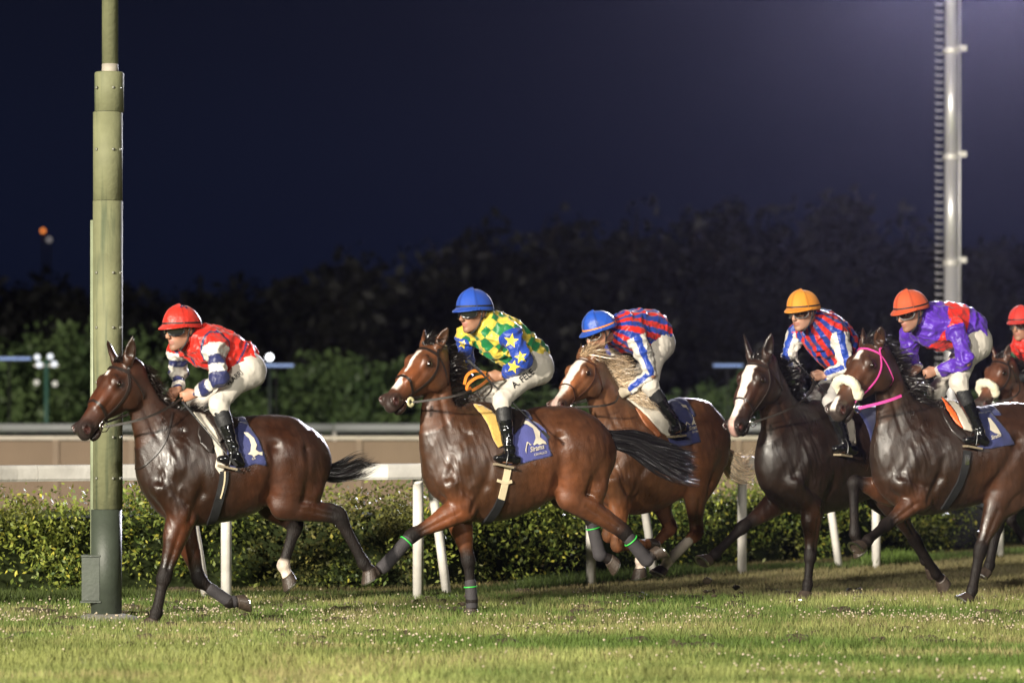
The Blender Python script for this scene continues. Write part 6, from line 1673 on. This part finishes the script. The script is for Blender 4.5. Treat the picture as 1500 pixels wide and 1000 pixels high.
mb = MB(); mb.tube([(0, .1, 0), (0, .1, zf(522, Yq))], .05, 8); mpart(mb, 'post', pmat('dark post', (.02, .03, .025), .6), True, sl)
mb = MB(); mb.lathe([(.001, -.09), (.07, -.05), (.09, 0), (.07, .05), (.001, .09)], (0, 0, zf(523, Yq)), 16); mpart(mb, 'globe', emis('white lamp', (.92, .95, 1), 5), True, sl)
MBL = emis('blue white light strip', (.22, .36, .75), .32)
for i, (xa, xb, py, lb) in enumerate(((-20, 45, 525, 'pale blue light strip at the left frame edge'), (378, 430, 535, 'pale blue light strip beside the round white lamp'), (1045, 1088, 535, 'pale blue light strip left of the dark brown horse'))):
    o = empty('light_strip', (wx((xa+xb)/2, Yq), Yq, 0)); tag(o, lb, 'light strip', 'light strips beyond the track')
    w2 = (wx(xb, Yq)-wx(xa, Yq))/2; mb = MB(); mb.box((0, 0, zf(py, Yq)), (2*w2, .06, .06)); mpart(mb, 'tube', MBL, False, o)
    mb = MB(); mb.box((0, .06, zf(py, Yq)), (2*w2+.05, .05, .11)); mb.tube([(0, .1, 0), (0, .1, zf(py, Yq))], .02, 8); mpart(mb, 'holder', M_BLACKC, False, o)
for px, py, c, st, r_, lb in ((63, 338, (1.0, .28, .05), 1.6, .20, 'orange lamp far off on the dark hillside'), (72, 351, (.55, .50, .48), .5, .22, 'dim grey white lamp just below the orange one')):
    Yh = 322.0; o = empty('distant_lamp', (wx(px, Yh), Yh, 0)); tag(o, lb, 'lamp')
    mb = MB(); mb.lathe([(.001, -r_), (r_*.8, -r_*.6), (r_, 0), (r_*.8, r_*.6), (.001, r_)], (0, 0, zf(py, Yh)), 12); mpart(mb, 'bulb', emis('distant lamp', c, st), True, o)
    mb = MB(); mb.tube([(0, .3, 0), (0, .3, zf(py, Yh))], .1, 6); mpart(mb, 'post', M_DKG, True, o)

# ---- small tractor parked behind the rail at the right
YT = 42.0; s_ = F_PX/YT; XT = wx(1345, YT)
tr = empty('tractor', (XT, YT, 0)); tag(tr, 'dark tractor parked behind the rail, seen between the legs of the nearest right horse', 'tractor')
M_TY = pmat('tyre rubber', (.012, .012, .013), .8, bump=.3, bscale=50); M_TB = pmat('dark tractor paint', (.03, .035, .045), .35); M_TG = pmat('grey tractor panel', (.30, .29, .27), .5, var=.15)
def wheel(x, y, r, w):
    A = np.array([[1, 0, 0], [0, 0, 1], [0, -1, 0]]); mb = MB(); mb.lathe([(r*.55, -w/2), (r*.9, -w/2), (r, -w*.35), (r, w*.35), (r*.9, w/2), (r*.55, w/2)], (x, y, r), 28, M=A)
    for q in range(18):
        a = q*2*math.pi/18; Rm = np.array([[math.cos(a), 0, -math.sin(a)], [0, 1, 0], [math.sin(a), 0, math.cos(a)]])
        for sd in (-1, 1): mb.box(Rm@np.array([r*1.0, 0, 0])+np.array([x, y+sd*w*.24, r]), (.05, w*.42, .045), 0, Rm)
    o = mpart(mb, 'tyre', M_TY, False, tr); mb = MB(); mb.lathe([(.001, -w*.30), (r*.2, -w*.32), (r*.25, -w*.2), (r*.56, -w*.28), (r*.56, w*.3)], (x, y, r), 24, M=A); mpart(mb, 'rim', pmat('wheel rim', (.35, .33, .28), .5), False, o)
wheel(wx(1304, YT)-XT, -.1, .32, .26); wheel(wx(1304, YT)-XT, 1.2, .32, .26); wheel(wx(1412, YT)-XT, -.1, .27, .26); wheel(wx(1412, YT)-XT, 1.2, .27, .26)
q0 = zf(770, YT)
mb = MB(); mb.box((.25, .55, .52), (1.15, .62, .42), taper=.94); mpart(mb, 'engine_hood', M_TB, False, tr)
mb = MB(); mb.box((wx(1262, YT)-XT, .5, zf(738, YT)), (.42, .9, .20), taper=.9); mpart(mb, 'front_weight', M_TG, False, tr)
mb = MB(); mb.box((wx(1262, YT)-XT+.05, .5, .38), (.34, .7, .34)); mpart(mb, 'grille', M_TB, False, tr)
mb = MB(); mb.box((wx(1259, YT)-XT, .02, zf(741, YT)), (.07, .03, .09)); mpart(mb, 'reflector', pmat('yellow reflector', (.75, .50, .04), .4), False, tr)
mb = MB(); mb.box((wx(1352, YT)-XT, -.22, zf(765, YT)), (.07, .05, .34)); mpart(mb, 'step_bar', M_TG, False, tr)
mb = MB(); mb.box((wx(1366, YT)-XT, -.22, zf(779, YT)), (.24, .2, .07)); mb.box((wx(1356, YT)-XT, -.22, zf(795, YT)), (.07, .2, .16)); mpart(mb, 'step', M_TG, False, tr)
mb = MB(); mb.box((.75, .55, .75), (.6, .9, .10)); mb.box((.95, .55, .95), (.10, .5, .45)); mpart(mb, 'seat', M_TY, False, tr)

# ---- clods thrown up by the hooves
cl = [(1036,850,.035,30.4),(1034,866,.02,30.3),(1046,872,.018,30.0),(1031,880,.016,30.2),(1078,860,.028,30.6),(1086,868,.02,30.5),(1074,872,.014,30.4),(683,872,.018,28.0),(677,884,.022,28.0),(1398,760,.012,31),(795,828,.010,29)]
cm = pmat('dark soil', (.045, .032, .018), .95, bump=.8, bscale=60)
wl = ['largest dark clod in the air below the dark brown horse\'s raised hoof', 'small clod under the largest flying one', 'clod right of the small one below the raised hoof', 'lowest clod below the raised hoof', 'clod in the air by the pale rail post', 'clod just right of the one by the pale post', 'tiny clod low by the pale post', 'small clod beside the planted wrapped leg', 'clod behind the planted wrapped leg', 'speck of soil under the belly of the pink bridled horse', 'speck of soil under the bright bay horse']
for (px, py, r_, Y), lb in zip(cl, wl):
    mb = MB(); q = np.random.RandomState(int(px)); th = np.linspace(.1, 3.04, 6); V = []
    mb.lathe([(r_*math.sin(a)*(.8+.4*q.rand()), r_*math.cos(a)) for a in th], (0, 0, 0), 9)
    mb.v[0] = mb.v[0]*(1+.5*(vnoise(mb.v[0], 60, 3)-.5))[:, None]*np.array([1.2, 1, .8])
    o = mb.build('turf_clod', cm); o.location = wpt(px, py, Y); tag(o, lb, 'clod', 'clods thrown up by the hooves')
print('place', _t.time()-_t0)

# ---- night air
def haze():
    m = bpy.data.materials.new('night haze'); m.use_nodes = True; nt = m.node_tree; nt.nodes.clear()
    o = nt.nodes.new('ShaderNodeOutputMaterial'); v = nt.nodes.new('ShaderNodeVolumePrincipled'); v.inputs['Density'].default_value = HAZE
    v.inputs['Color'].default_value = (.66, .62, .95, 1); v.inputs['Anisotropy'].default_value = .93; nt.links.new(v.outputs[0], o.inputs['Volume'])
    mb = MB(); mb.box((10, 170, 9.5), (320, 440, 21)); ob = mb.build('haze', m); tag(ob, kind='stuff', label='faint night haze over the whole track')
HAZE = .00009
haze()

n = 150; Yd = 24+8*rng.rand(n); Xd = (rng.rand(n)*2-1)*Yd*.145; Vd = []; Fd = []
for q in range(n):
    k = 9; th = np.arange(k)*2*np.pi/k; r_ = (.035+.05*rng.rand())*(.6+.8*rng.rand(k)); base = len(Vd)
    for t_, rr in zip(th, r_): Vd.append((Xd[q]+rr*1.5*math.cos(t_), Yd[q]+rr*math.sin(t_), .012))
    for t_, rr in zip(th, r_): Vd.append((Xd[q]+rr*.8*math.cos(t_), Yd[q]+rr*.5*math.sin(t_), .030+.02*rng.rand()))
    Vd.append((Xd[q], Yd[q], .026)); Fd += [(base+i, base+(i+1) % k, base+k+(i+1) % k, base+k+i) for i in range(k)]+[(base+k+i, base+k+(i+1) % k, base+2*k) for i in range(k)]
tag(link('divots', mesh_np('divots', np.array(Vd), Fd, cm, False)), 'dark earth divots cut by hooves in the turf', 'divot', kind='stuff')
